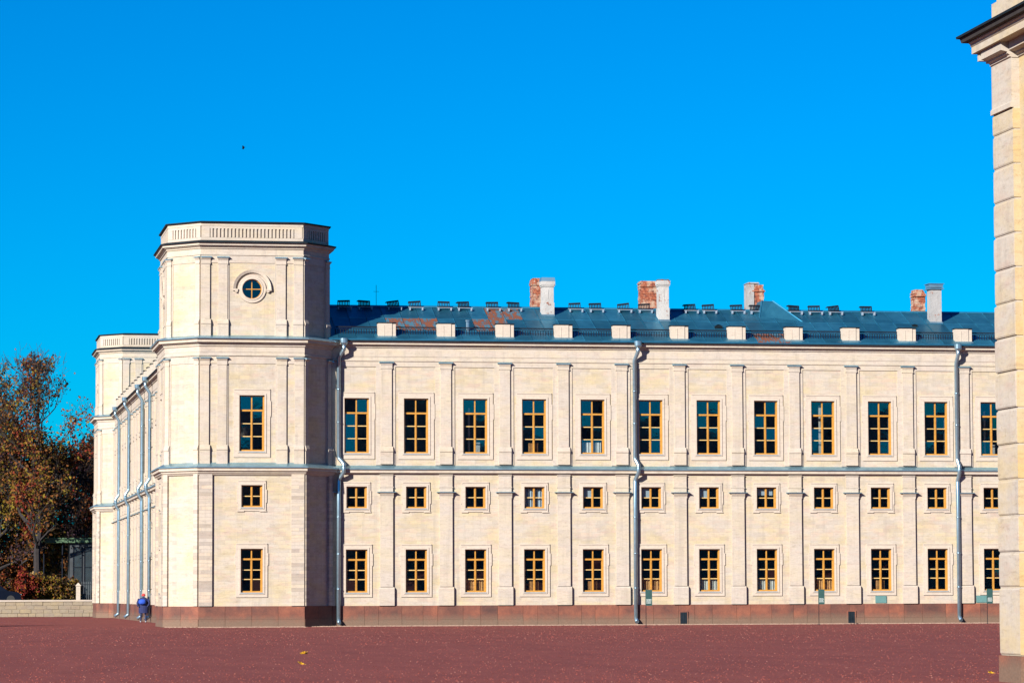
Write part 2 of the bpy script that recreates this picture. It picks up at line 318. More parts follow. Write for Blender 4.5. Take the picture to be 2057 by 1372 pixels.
# ------------------------------------------------------------------ window kit
WK = {}
def window_kit(kind, w, h, rows, ms, mt, mbm, thin_top):
    s = MB(); A = w/2+ms; hw = w/2; ear = .045
    # architrave: outer shouldered slab pieces, then an inner raised bead
    zt = h+mt; zb = -mbm; zs0, zs1 = h*.62, h*.9
    if kind == 'small': zs0, zs1 = h*.2, h*.8
    def ring(a, zb_, zt_, n, shoulder):
        if shoulder:
            s.box(-a, -hw+.001, 0, n, zb_, zs0); s.box(-a-ear, -hw+.001, 0, n, zs0, zs1); s.box(-a, -hw+.001, 0, n, zs1, zt_)
            s.box(hw-.001, a, 0, n, zb_, zs0); s.box(hw-.001, a+ear, 0, n, zs0, zs1); s.box(hw-.001, a, 0, n, zs1, zt_)
        else:
            s.box(-a, -hw, 0, n, zb_, zt_); s.box(hw, a, 0, n, zb_, zt_)
        s.box(-hw, hw, 0, n, h, zt_); s.box(-hw, hw, 0, n, zb_, 0)
    ring(A, zb, zt, .05, True)
    s.box(-A+.02, A-.02, 0, .075, zt, zt+.05)                 # crowning fillet
    b0 = .09
    s.box(-hw-b0, -hw, .05, .08, -b0, h+b0); s.box(hw, hw+b0, .05, .08, -b0, h+b0); s.box(-hw, hw, .05, .08, h, h+b0); s.box(-hw, hw, .05, .08, -b0, 0)
    if kind == 'small':
        s.box(-A-.03, -A*.55, 0, .06, zb-.035, zb); s.box(A*.55, A+.03, 0, .06, zb-.035, zb)
    sur = s.mesh('surround_'+kind, M['surround'])
    f = MB(); o, t = .05, .055; n0, n1 = -.24, -.05
    f.box(-hw+.004, -hw+o, n0, n1-.02, .004, h-.004); f.box(hw-o-.02, hw-.004, n0, n1, .004, h-.004); f.box(-hw+o, hw-o-.02, n0, n1, h-t, h-.004); f.box(-hw+o, hw-o-.02, n0, n1, .004, t+.02)
    tz = h*(1-rows[0]) if kind != 'small' else h
    f.box(-.05, .045, -.19, -.09, t+.02, tz-.045)             # meeting stiles
    f.box(.0, .02, -.09, -.075, t+.02, tz-.045)
    if kind != 'small':
        f.box(-hw+o, hw-o-.02, -.19, -.08, tz-.045, tz+.045)
        f.box(-.03, .03, -.18, -.11, tz+.045, h-t)
    mz = [h*(1-r) for r in (rows[1:] if kind != 'small' else rows)]
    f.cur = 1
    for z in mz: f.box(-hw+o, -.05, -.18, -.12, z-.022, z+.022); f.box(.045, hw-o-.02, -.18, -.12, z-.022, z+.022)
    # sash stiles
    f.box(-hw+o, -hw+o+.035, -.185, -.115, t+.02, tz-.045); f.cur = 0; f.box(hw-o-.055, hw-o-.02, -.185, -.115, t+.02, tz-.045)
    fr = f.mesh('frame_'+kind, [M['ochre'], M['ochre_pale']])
    si = MB(); si.prof([(-.05, .0), (.09, -.03), (.09, -.055), (-.05, -.03)], -hw-.03, hw+.03)
    sill = si.mesh('sill_'+kind, M['flash'])
    edges = [t+.02]+sorted(mz)+([tz, h-t] if kind != 'small' else [h-t])
    panes = []
    for a, b in zip(edges, edges[1:]):
        for x0, x1 in ((-hw+o+.03, -.02), (.02, hw-o-.04)):
            panes.append(((x0+x1)/2, (a+b)/2, x1-x0, b-a))
    pm = {}
    for px, pz, pw, ph in panes:
        key = (round(pw, 3), round(ph, 3))
        if key not in pm:
            q = MB(); q.box(-pw/2, pw/2, -.003, .003, -ph/2, ph/2); pm[key] = q.mesh('pane_'+kind, M['glass'])
    it = MB(); a = hw+.25
    for P in ([(-a, -.31, -.3), (a, -.31, -.3), (a, -1.8, -.3), (-a, -1.8, -.3)], [(-a, -.31, h+.3), (a, -.31, h+.3), (a, -1.8, h+.3), (-a, -1.8, h+.3)],
              [(-a, -.31, -.3), (-a, -.31, h+.3), (-a, -1.8, h+.3), (-a, -1.8, -.3)], [(a, -.31, -.3), (a, -.31, h+.3), (a, -1.8, h+.3), (a, -1.8, -.3)],
              [(-a, -1.8, -.3), (a, -1.8, -.3), (a, -1.8, h+.3), (-a, -1.8, h+.3)]): it.poly(P)
    room = it.mesh('room_'+kind, M['dark'])
    WK[kind] = dict(w=w, h=h, sur=sur, fr=fr, sill=sill, panes=panes, pm=pm, room=room)
window_kit('upper', 1.29, 2.85, (.27, .505, .735), .29, .27, .31, True)
window_kit('lower', 1.13, 2.22, (.24, .485, .70), .24, .22, .24, True)
window_kit('small', 1.08, 1.12, (.5,), .18, .19, .19, False)
def simple_meshes(kind):
    k = WK[kind]
    s = MB(); s.v = [tuple(v.co) for v in k['sur'].vertices]; s.q = [tuple(p.vertices) for p in k['sur'].polygons]; s.mi = [0]*len(s.q)
    b = len(s.v); s.v += [tuple(v.co) for v in k['fr'].vertices]; s.q += [tuple(b+i for i in p.vertices) for p in k['fr'].polygons]; s.mi += [1]*len(k['fr'].polygons)
    s.cur = 2; s.box(-k['w']/2, k['w']/2, -.17, -.165, 0, k['h'])
    me = s.mesh('far_window_'+kind, [M['surround'], M['ochre'], M['glass']], fix=False)
    k['simple'] = me
for k in WK: simple_meshes(k)
def cloth(w, h, z, mat, n=-.30, folds=7):
    c = MB(); K = folds*4
    for i in range(K):
        a, b = -w/2+w*i/K, -w/2+w*(i+1)/K
        na, nb = n+.03*math.sin(i*math.pi/2), n+.03*math.sin((i+1)*math.pi/2)
        c.poly([(a, na, z), (b, nb, z), (b, nb, z+h), (a, na, z+h)])
        c.poly([(a, na-.01, z), (b, nb-.01, z), (b, nb-.01, z+h), (a, na-.01, z+h)])
    return c.mesh('curtain', mat, fix=False)
def add_window(kind, parent, mat4, extra=None):
    k = WK[kind]
    w = ob('window', k['sur'], parent, mat4=mat4)
    ob('frame', k['fr'], w); ob('sill', k['sill'], w); ob('room_interior', k['room'], w)
    for px, pz, pw, ph in k['panes']:
        p = ob('pane', k['pm'][(round(pw, 3), round(ph, 3))], w, (px, .152, pz))
        p.rotation_euler = (R(random.gauss(.12, .5)), 0, R(random.gauss(0, .9)))
    if extra: ob('curtain', extra, w)
    return w
C_half = cloth(1.0, .55, .06, M['curtain']); C_amber = cloth(1.0, .62, .06, M['amber'], -.29)
C_amber2 = cloth(.5, .5, .06, M['amber'], -.29); C_drape = cloth(.95, .98, .05, M['bluegrey'], -.29, 6); C_side = cloth(.2, 2.6, .06, M['curtain'], -.5, 3)
C_blind = MB(); C_blind.box(-.46, -.04, -.27, -.25, .55, 1.08); C_blind = C_blind.mesh('blind', M['bluegrey'])
C_blindr = MB(); C_blindr.box(-.46, .4, -.29, -.27, .7, 1.05); C_blindr = C_blindr.mesh('blind', M['bluegrey'])
C_col = MB(); C_col.box(-.30, -.2, -.6, -.5, 0, 2.4); C_col.box(.1, .38, -.7, -.6, 0, .6); C_col = C_col.mesh('shelf', M['greyrender'])

# ------------------------------------------------------------------ wing builder
BAY = 3.118
def pilaster_upper(z0=8.37):
    p = MB()
    p.prof([(0, z0), (.15, z0), (.15, z0+.62), (.19, z0+.64), (.19, z0+.72), (.16, z0+.78), (.15, z0+.84), (.12, z0+.91), (0, z0+.91)], -.33, .33)
    p.box(-.27, .27, 0, .125, z0+.91, z0+4.95)
    p.box(-.31, .31, 0, .15, z0+4.95, z0+5.0)
    p.prof([(0, z0+5.0), (.13, z0+5.0), (.13, z0+5.12), (.17, z0+5.2), (.17, z0+5.25), (0, z0+5.25)], -.30, .30)
    return p
def pilaster_lower():
    p = MB()
    p.prof([(0, 1.06), (.16, 1.06), (.16, 1.93), (.13, 2.0), (0, 2.03)], -.40, .40)
    p.box(-.33, .33, 0, .125, 2.03, 6.62)
    p.prof([(0, 6.62), (.12, 6.62), (.13, 6.72), (.20, 6.84), (.22, 6.9), (0, 6.9)], -.36, .36)
    p.box(-.33, .33, 0, .125, 6.945, 7.3); p.box(-.36, .36, 0, .145, 7.16, 7.2)
    p.box(-.33, .33, 0, .125, 7.3, 7.75)
    p.prof([(0, 7.75), (.10, 7.75), (.15, 7.83), (.15, 7.84), (0, 7.84)], -.35, .35)
    return p
PU = pilaster_upper().mesh('upper_pilaster', M['trim']); PL = pilaster_lower().mesh('lower_pilaster', M['trim'])
def cap(w, d, z, h=.05, sl=.05):
    c = MB(); c.prof([(-.02, z), (d, z), (d, z+h*.5), (-.02, z+h+sl)], -w, w); return c
CU = cap(.38, .23, 13.62).mesh('cap_flashing', M['flash']); CL = cap(.49, .28, 6.9, .035, .02).mesh('impost_flashing', M['flash'])
CORN = [(-.3, 14.30), (.04, 14.30), (.04, 14.40), (.10, 14.42), (.10, 14.47), (.17, 14.52), (.17, 14.55), (.30, 14.57), (.30, 14.66), (.36, 14.74), (-.3, 14.74)]
CORNM = [(-.3, 14.745), (.42, 14.715), (.43, 14.745), (.43, 14.785), (-.3, 14.93)]
STRG = [(-.1, 7.84), (.05, 7.84), (.09, 7.90), (.20, 7.92), (.20, 8.02), (.24, 8.09), (-.1, 8.09)]
STRM = [(-.05, 8.095), (.27, 8.075), (.28, 8.10), (.28, 8.13), (-.05, 8.33)]
def railing_mesh(L):
    r = MB(); r.box(0, L, -.32, -.29, 15.49, 15.55); r.box(0, L, -.32, -.29, 15.40, 15.42); r.box(0, L, -.32, -.29, 15.02, 15.045)
    n = int(L/.13)
    for i in range(n+1):
        u = L*i/n; r.box(u-.018, u+.018, -.313, -.297, 14.95, 15.42)
    for i in range(n//2):
        u = L*(2*i)/n; w2 = L/n
        r.tube([(u, -.305, 15.415), (u+w2, -.305, 15.50)], .006, 3); r.tube([(u+w2, -.305, 15.50), (u+2*w2, -.305, 15.415)], .006, 3)
    return r.mesh('railing', M['iron'])
def grille_mesh():
    g_ = MB(); sl = .12
    def fr(u0, u1, z0, z1):
        g_.poly
    W_, Hh = .60, .33
    for i in range(8):
        u = -W_/2+W_*i/7
        g_.box(u-.022, u+.022, -.03, .03, 0, Hh)
    g_.box(-W_/2-.02, W_/2+.02, -.035, .035, 0, .035); g_.box(-W_/2-.02, W_/2+.02, -.035, .035, Hh-.05, Hh)
    g_.box(-W_/2-.02, W_/2+.02, -.30, -.03, Hh-.02, Hh+.02)
    return g_.mesh('grille', M['iron'])
GR = grille_mesh()
b_ = MB(); b_.box(-.42, .42, .0, .05, -.03, .0); b_.box(-.36, -.31, -.1, .18, -.18, -.03); b_.box(.31, .36, -.1, .18, -.18, -.03); BRK = b_.mesh('bracket', M['ironlt'])
def ped_mesh():
    p = MB()
    p.box(-.45, .27, -.42, .10, 14.96, 15.70); p.box(.27, .47, -.36, .06, 14.96, 15.70)
    p.box(-.15, -.12, .10, .115, 15.05, 15.58)
    return p.mesh('pedestal', M['surround'])
p_ = MB(); p_.box(-.49, .50, -.46, .14, 15.705, 15.74); PEDC = p_.mesh('pedestal_cap', M['flash_dark'])
p_ = MB(); p_.frus((-.66, .68, -.5, .34), 14.80, (-.46, .48, -.43, .11), 15.03); PEDF = p_.mesh('pedestal_flashing', M['flash'])
PED = ped_mesh()
def pipe_meshes(kl=-.24, sta=.17):
    p = MB(); r = .105; a = kl
    p.tube([(-a*0+.0, .50, 14.62), (.0, .50, 14.30), (a, sta, 13.85), (a, sta, 8.75), (a*.9, sta, 8.65), (.0, .44, 8.35), (.0, .44, 7.95), (a*.9, sta, 7.6), (a, sta, 7.5), (a, sta, .42), (a, sta, .34), (a, sta+.25, .16)], r, 10)
    for z in (12.2, 10.5, 5.6, 3.7, 1.9): p.tube([(a, sta, z), (a, sta, z+.05)], r+.018, 10)
    p.tube([(.0, .44, 8.3), (.0, .44, 8.24)], r+.018, 10)
    body = p.mesh('downpipe', M['pipe'], smooth=False)
    for q in body.polygons: q.use_smooth = len(q.vertices) == 4
    h = MB(); h.tube([(.0, .50, 14.50), (.0, .50, 14.62), (.0, .50, 14.85)], [.11, .2, .21], 12)
    hop = h.mesh('hopper', M['pipe'])
    k = MB(); k.box(a-.02, a+.02, -.02, sta-.05, -.02, .02)
    br = k.mesh('pipe_bracket', M['iron'])
    return body, hop, br
PIPE_F = pipe_meshes(-.24, .19); PIPE_F2 = pipe_meshes(-.13, .19); PIPE_F3 = pipe_meshes(-.02, .19); PIPE_S = pipe_meshes(.0, .22)
def add_pipe(parent, u, kit):
    d = ob('downpipe', kit[0], parent, (u, 0, 0)); ob('hopper', kit[1], d); 
    for z in (12.3, 10.6, 5.7, 3.8, 2.0): ob('bracket', kit[2], d, (0, 0, z))
    return d
ROOF_H = 2.1; ROOF_D = 4.9; SL = ROOF_H/ROOF_D
def roof_z(n): return 14.86+(.36-n)*SL      # n<=.36
RIDGE_N = .36-ROOF_D

def build_wing(root, u0, u1, wins, pil, detail, ext, win_spec):
    """facade on local y=0 facing -y; wins = list of window centre u; pil = pilaster centres"""
    H = []
    zb = dict(upper=8.94, lower=1.74, small=6.09)
    for c in wins:
        for k, z in zb.items(): H.append((c-WK[k]['w']/2, c+WK[k]['w']/2, z, z+WK[k]['h']))
    m = MB(); wall_cells(m, u0, u1, 0, 14.4, 0, H)
    D = 9.5
    m.poly([(u0, 0, 0), (u0, 0, 14.4), (u0, -D, 14.4), (u0, -D, 0)]); m.poly([(u1, 0, 0), (u1, -D, 0), (u1, -D, 14.4), (u1, 0, 14.4)]); m.poly([(u0, -D, 0), (u0, -D, 14.4), (u1, -D, 14.4), (u1, -D, 0)])
    ob('wall', m.mesh('wall', M['wall'], fix=False), root)
    # frieze with fillets, raised borders round the upper wall panels
    m = MB(); m.prof([(-.1, 13.95), (.05, 13.95), (.05, 14.30), (-.1, 14.30)], u0, u1); m.prof([(-.1, 13.70), (.07, 13.70), (.09, 13.72), (.09, 13.76), (.03, 13.79), (.03, 13.95), (-.1, 13.95)], u0, u1)
    m.box(u0, u1, -.1, .045, 13.43, 13.70)
    ob('frieze', m.mesh('frieze', M['trim']), root)
    bs = MB()
    for c in pil:
        if c-.5 > u0-.3 and c+.5 < u1+.3:
            bs.box(max(c-.55, u0), min(c+.47, u1), -.1, .04, 8.33, 13.43)
    ob('panel_border', bs.mesh('panel_border', M['trim']), root)
    m = MB(); m.prof(CORN, u0, u1); co = ob('cornice', m.mesh('cornice', M['trim']), root)
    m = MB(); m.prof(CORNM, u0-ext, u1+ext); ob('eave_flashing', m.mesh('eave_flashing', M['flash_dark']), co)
    m = MB(); m.prof(STRG, u0, u1); st = ob('string_course', m.mesh('string_course', M['trim']), root)
    m = MB(); m.prof(STRM, u0, u1); ob('string_flashing', m.mesh('string_flashing', M['flash']), st)
    for c in pil:
        a = ob('upper_pilaster', PU, root, (c, 0, 0)); ob('cap_flashing', CU, a)
        a = ob('lower_pilaster', PL, root, (c, 0, 0)); ob('impost_flashing', CL, a)
    for i, c in enumerate(wins):
        for k, z in zb.items():
            mt = Matrix.Translation((c, 0, z))
            if detail: add_window(k, root, mt, win_spec.get((k, i)))
            else: ob('window', WK[k]['simple'], root, (c, 0, z))
    # plinth slabs
    L = 1.039 if detail else 3.118
    sm = {}
    u = u0; i = 0
    while u < u1-.2:
        w = min(L*(1+(.3*math.sin(i*2.3) if detail else 0)), u1-u); 
        s = MB(); s.box(.006, w-.006, -.1, .075, .34, 1.055); s.frus((.006, w-.006, -.1, .10), 0.0, (.006, w-.006, -.1, .10), .334)
        ob('plinth_block', s.mesh('plinth_block', M['plinth']), root, (u, 0, 0)); u += w; i += 1

wing = thing('palace_wing', (20.396, 173.256, 0), 'long cream stone wing with three rows of ochre windows under a blue metal roof', 'palace wing')
NB = 14
wc = [BAY*(i+.5) for i in range(NB)]; pc = [BAY*i for i in range(NB+1)]
spec = {}
for i in (3, 4, 5, 6): spec[('small', i)] = C_blind
spec[('small', 7)] = C_blindr; spec[('small', 3)] = C_drape
spec[('lower', 2)] = C_amber; spec[('lower', 3)] = C_amber2; spec[('lower', 4)] = C_amber2; spec[('lower', 5)] = C_amber; spec[('lower', 6)] = C_half
spec[('lower', 7)] = C_half; spec[('lower', 8)] = C_amber; spec[('lower', 9)] = C_amber2
spec[('upper', 4)] = C_half; spec[('upper', 8)] = C_side; spec[('upper', 11)] = C_col; spec[('upper', 3)] = C_amber2; spec[('upper', 2)] = C_col
pw = [c for c in pc]; pw[-1] -= .4
build_wing(wing, -.35, NB*BAY+.2, wc, pw, True, 0, spec)
# little teal hatch under window 10 and two dark openings low in the plinth
X0 = 20.396
m = MB(); m.box(49.68-X0, 50.28-X0, .0, .05, 1.10, 1.47); ob('wall_hatch', m.mesh('wall_hatch', M['teal']), wing)
m = MB(); m.box(55.25-X0, 55.85-X0, .0, .05, 1.10, 1.47); ob('wall_hatch', m.mesh('wall_hatch', M['teal']), wing)
for a in (39.23, 48.33):
    m = MB(); m.box(-.24, .24, .07, .13, .03, .70); m.cur = 1; m.box(-.18, .18, .128, .136, .05, .65)
    for k in range(4): m.box(-.17+.09*k, -.15+.09*k, .136, .15, .06, .64)
    ob('vent_grate', m.mesh('vent_grate', [M['plinth'], M['flash_dark']]), wing, (a-X0, 0, 0))
for px, kt in ((21.24, PIPE_F), (36.79, PIPE_F2), (54.27, PIPE_F3)): add_pipe(wing, px-X0, kt)

def build_roof(root, u0, u1, sheets, rusts=(), hipL=0):
    r = MB(); zr = roof_z(RIDGE_N); D2 = RIDGE_N*2-.36
    r.prof([(.36, 14.79), (.36, 14.84), (RIDGE_N, zr-.03), (RIDGE_N*2-.36, 14.84), (RIDGE_N*2-.36, 14.79)], u0, u1)
    roof = ob('roof', r.mesh('roof', M['roof']), root)
    rc = MB(); rc.prof([(RIDGE_N-.12, zr-.02), (RIDGE_N+.12, zr-.03), (RIDGE_N+.1, zr+.04), (RIDGE_N, zr+.07), (RIDGE_N-.1, zr+.04)], u0, u1)
    ob('ridge_cap', rc.mesh('ridge_cap', M['roof']), roof)
    if sheets:
        # standing-seam sheets in three courses
        cs = [.36, -.95, -2.75, RIDGE_N+.05]
        u = u0; i = 0; w = .93
        cache = {}
        while u < u1-.1:
            for j in range(3):
                na, nb = cs[j], cs[j+1]; key = (j, 'r' if (i, j) in rusts else 'm')
                if key not in cache:
                    s = MB(); za, zb_ = roof_z(na), roof_z(nb); q = .02
                    s.poly([(.0, na+q, za-.0+.012), (w, na+q, za+.012), (w, nb, zb_+.004), (0, nb, zb_+.004)])
                    s.poly([(.0, na+q, za-.02), (w, na+q, za-.02), (w, na+q, za+.012), (0, na+q, za+.012)])
                    s.prof([(na, za-.01), (na, za+.05), (nb, zb_+.05), (nb, zb_-.01)], w-.022, w-.002)
                    cache[key] = s.mesh('roof_sheet', M['rust'] if key[1] == 'r' else M['roof'], fix=False)
                ob('roof_sheet', cache[key], roof, (u, 0, 0))
            u += w; i += 1
    return roof
# near slope column index = (x-20.1)/.93
def ri(x): return int((x-X0+.35)/.93)
rust = {(ri(24.6), 1), (ri(25.5), 1), (ri(26.4), 1), (ri(28.6), 1), (ri(29.5), 1), (ri(29.5), 2), (ri(30.4), 2), (ri(44.8), 0), (ri(43.8), 0)}
roof = build_roof(wing, -.35, NB*BAY+.2, True, rust)
for i, c in enumerate(pc[1:-1]):
    p = ob('pedestal', PED, roof, (c+.02, 0, 0)); ob('pedestal_cap', PEDC, p); ob('pedestal_flashing', PEDF, p)
RL = railing_mesh(BAY-.94)
for c in pc[:-1]:
    o = ob('railing', RL, roof, (c+.49, 0, 0)); o['kind'] = 'stuff'
for x in (21.81, 22.93, 24.51, 25.66, 27.2, 28.3, 29.85, 31.01, 34.35, 35.49, 37.04, 38.18, 40.72, 41.74, 43.31, 44.38, 46.52, 47.65, 48.78, 50.6):
    n = -4.0
    o = ob('snow_guard', BRK, roof, (x-X0, -n, roof_z(n)+.17)); q = ob('grille', GR, o, (-.02, .25, .02))
    q.rotation_euler = (R(-8), R(random.uniform(-9, 2)), R(random.uniform(-15, 15)))
# chimneys (x centre, half width, n centre, half depth, z top, material)
def chimney(x, hw, n, hd, zt, mat, style, cz=None):
    c = MB(); zb = (roof_z(n+hd) if n > RIDGE_N else roof_z(2*RIDGE_N-n+hd))-.25
    rnd = random.Random(int(x*10)+style)
    if style == 0:      # weathered brick, built course by course so the outline is ragged
        z = zb; k = 0
        while z < zt:
            ex = .05 if z > zt-.38 and z < zt-.12 else 0
            a, b, e, f = (rnd.uniform(-.02, .02) for _ in range(4))
            if z > zt-.3: a += rnd.uniform(0, .06); b -= rnd.uniform(0, .1)
            c.box(-hw-ex+a, hw+ex+b, n-hd+e, n+hd+ex+f, z, z+.072); 
            z += .078
        c.box(-hw+.02, hw-.02, n-hd+.03, n+hd-.015, zb, zt-.1)
    elif style == 1:    # rendered stack with base, moulded neck
        c.box(-hw-.03, hw+.03, n-hd, n+hd+.03, zb, zb+.95); c.box(-hw, hw, n-hd, n+hd, zb+.95, zt-.22)
        c.box(-hw-.04, hw+.04, n-hd, n+hd+.04, zt-.30, zt-.24); c.box(-hw-.07, hw+.07, n-hd, n+hd+.07, zt-.22, zt)
        c.box(-.02, .01, n+hd, n+hd+.015, zb+1.15, zt-.45)
    else:
        c.box(-hw, hw, n-hd, n+hd, zb, zt)
    o = ob('chimney', c.mesh('chimney', mat), roof, (x-X0, 0, 0))
    f = MB(); f.frus((-hw-.16, hw+.16, n-hd, n+hd+.22), zb-.0, (-hw-.035, hw+.035, n-hd, n+hd+.035), zb+.32); ob('chimney_flashing', f.mesh('chimney_flashing', M['flash']), o)
    return o
chimney(32.55, .30, -5.9, .4, 18.62, M['brick'], 0)
o = chimney(32.72, .30, -3.7, .3, 18.32, M['white'], 1)
k = MB(); k.frus((-.37, .37, -4.05, -3.32), 18.325, (-.35, .35, -4.0, -3.36), 18.52); ob('chimney_cap', k.mesh('chimney_cap', M['flash']), o)
chimney(38.72, .46, -5.9, .4, 18.60, M['brick'], 0)
o = chimney(38.93, .27, -3.1, .3, 18.38, M['white'], 1)
k = MB(); k.box(-.3, .3, -3.38, -2.8, 18.385, 18.45); ob('chimney_cap', k.mesh('chimney_cap', M['rust']), o)
o = chimney(44.78, .30, -5.7, .4, 18.40, M['brick'], 0)
k = MB(); k.box(-.62, -.26, -6.05, -5.25, 16.4, 18.50); k.frus((-.66, .05, -6.1, -5.2), 18.5, (-.55, .0, -5.9, -5.3), 18.58); ob('render_coat', k.mesh('render_coat', M['greyrender']), o)
chimney(54.22, .30, -6.6, .4, 18.32, M['brick'], 0)
o = chimney(54.12, .31, -3.2, .32, 18.12, M['greyrender'], 2)
k = MB(); k.box(-.42, .42, -3.62, -2.78, 18.1, 18.16); k.box(-.38, .38, -3.58, -2.82, 18.2, 18.38); k.box(-.44, .44, -3.64, -2.76, 18.38, 18.41); k.box(-.34, -.28, -3.5, -2.9, 18.16, 18.2); ob('chimney_cap', k.mesh('chimney_cap', M['flash']), o)
# hipped cross gable
g_ = MB(); a = 44.55-X0; zr = roof_z(RIDGE_N)
top = [(a+.15, -4.2, zr+.52), (a+.75, -4.2, zr+.50), (a+.75, -6.2, zr+.50), (a+.15, -6.2, zr+.52)]
bot = [(a-.25, -3.3, zr-.72), (a+2.3, -2.6, zr-.98), (a+2.3, -6.6, zr-.5), (a-.25, -6.6, zr-.5)]
g_.poly(top); 
for i in range(4): j = (i+1) % 4; g_.poly([bot[i], bot[j], top[j], top[i]])
o = ob('cross_gable', g_.mesh('cross_gable', M['roof']), roof)
o = MB(); o.tube([(a+.75, -4.2, zr+.52), (a+2.3, -2.6, zr-.95)], .03, 6); o.tube([(a+.15, -4.2, zr+.54), (a-.25, -3.3, zr-.70)], .03, 6); ob('hip_seam', o.mesh('hip_seam', M['roof']), roof)
# arched roof vents
def arched_vent(x, n, r):
    z = roof_z(n)-.05; v = MB(); K = 10
    arc = [(r*math.cos(math.pi*i/K), r*1.15*math.sin(math.pi*i/K)) for i in range(K+1)]
    for i in range(K):
        (x0, z0), (x1, z1) = arc[i], arc[i+1]
        v.poly([(x0, n, z+z0), (x1, n, z+z1), (x1, n-1.2, z+z1), (x0, n-1.2, z+z0)])
    o_ = ob('roof_vent', v.mesh('roof_vent', M['roof'], fix=False), roof, (x-X0, 0, 0))
    v = MB(); v.poly([(x0, n-.06, z+z0) for x0, z0 in arc]); 
    for k in range(4): v.box(-r*.85, r*.85, n-.06, n-.01, z+.03+k*r*.22, z+.06+k*r*.22)
    ob('louvre', v.mesh('louvre', M['flash_dark'], fix=False), o_)
arched_vent(41.65, -1.6, .26); arched_vent(52.7, -2.2, .2)
m = MB(); m.tube([(0, -5, 16.9), (0, -5, 18.15)], .012, 5); m.tube([(-.15, -5, 17.8), (.15, -5, 17.8)], .008, 4); ob('antenna', m.mesh('antenna', M['iron']), roof, (23.65-X0, 0, 0))
m = MB(); m.tube([(0, -.9, 15.3), (0, -.9, 15.95)], .09, 8); m.tube([(0, -.9, 15.9), (0, -.9, 15.98)], .13, 8); ob('vent_stack', m.mesh('vent_stack', M['pipe']), roof, (27.95-X0, 0, 0))

# side wing running back to the far tower
side = thing('palace_wing', (13.55, 247.6, 0), 'side wing seen at a grazing angle between the two stone towers, with four downpipes', 'palace wing', rot=(0, 0, R(-90)))
NS = 21
sw = [BAY*(i+.5)+.6 for i in range(NS)]; sp = [BAY*i+.6 for i in range(NS+1)]
build_wing(side, 0, 67.0, sw, sp, False, 0, {})
sroof = build_roof(side, 0, 67.0, False)
for c in sp[1:]:
    p = ob('pedestal', PED, sroof, (c, 0, 0)); ob('pedestal_cap', PEDC, p); ob('pedestal_flashing', PEDF, p)
for Y in (238.0, 226.3, 212.4, 205.0): add_pipe(side, 247.6-Y, PIPE_S)

# ------------------------------------------------------------------ tower
def line_off(poly, d):
    n = len(poly); out = []
    L = []
    for i in range(n):
        a, b = Vector(poly[i]), Vector(poly[(i+1) % n]); t = (b-a).normalized(); nn = Vector((t.y, -t.x)); L.append((a+nn*d, t))
    for i in range(n):
        (p, t), (q, s_) = L[i-1], L[i]
        den = t.x*s_.y-t.y*s_.x; k = ((q.x-p.x)*s_.y-(q.y-p.y)*s_.x)/den; out.append((p.x+t.x*k, p.y+t.y*k))
    return out
OCT = [(-2.62, 0), (2.62, 0), (4.12, 1.65), (4.12, 6.85), (2.62, 8.5), (-2.62, 8.5), (-4.17, 6.85), (-4.17, 1.65)]   # local x, y
def ring(mb, prof):
    loops = [line_off(OCT, d) for d, z in prof]; k = len(prof); b = len(mb.v)
    for (d, z), lp in zip(prof, loops): mb.v += [(x, y, z) for x, y in lp]
    for i in range(k):
        j = (i+1) % k
        for e in range(8):
            f_ = (e+1) % 8; mb.q.append((b+i*8+e, b+i*8+f_, b+j*8+f_, b+j*8+e)); mb.mi.append(mb.cur)
def face(e, d):
    lp = line_off(OCT, d); a, b = Vector(lp[e]), Vector(lp[(e+1) % 8]); t = (b-a); L = t.length; t.normalize(); nn = Vector((t.y, -t.x)); c = (a+b)/2
    f_ = lambda u, n, z: (c.x+t.x*u+nn.x*n, c.y+t.y*u+nn.y*n, z)
    M4 = Matrix(((t.x, -nn.x, 0, c.x), (t.y, -nn.y, 0, c.y), (0, 0, 1, 0), (0, 0, 0, 1)))
    return f_, L/2, M4
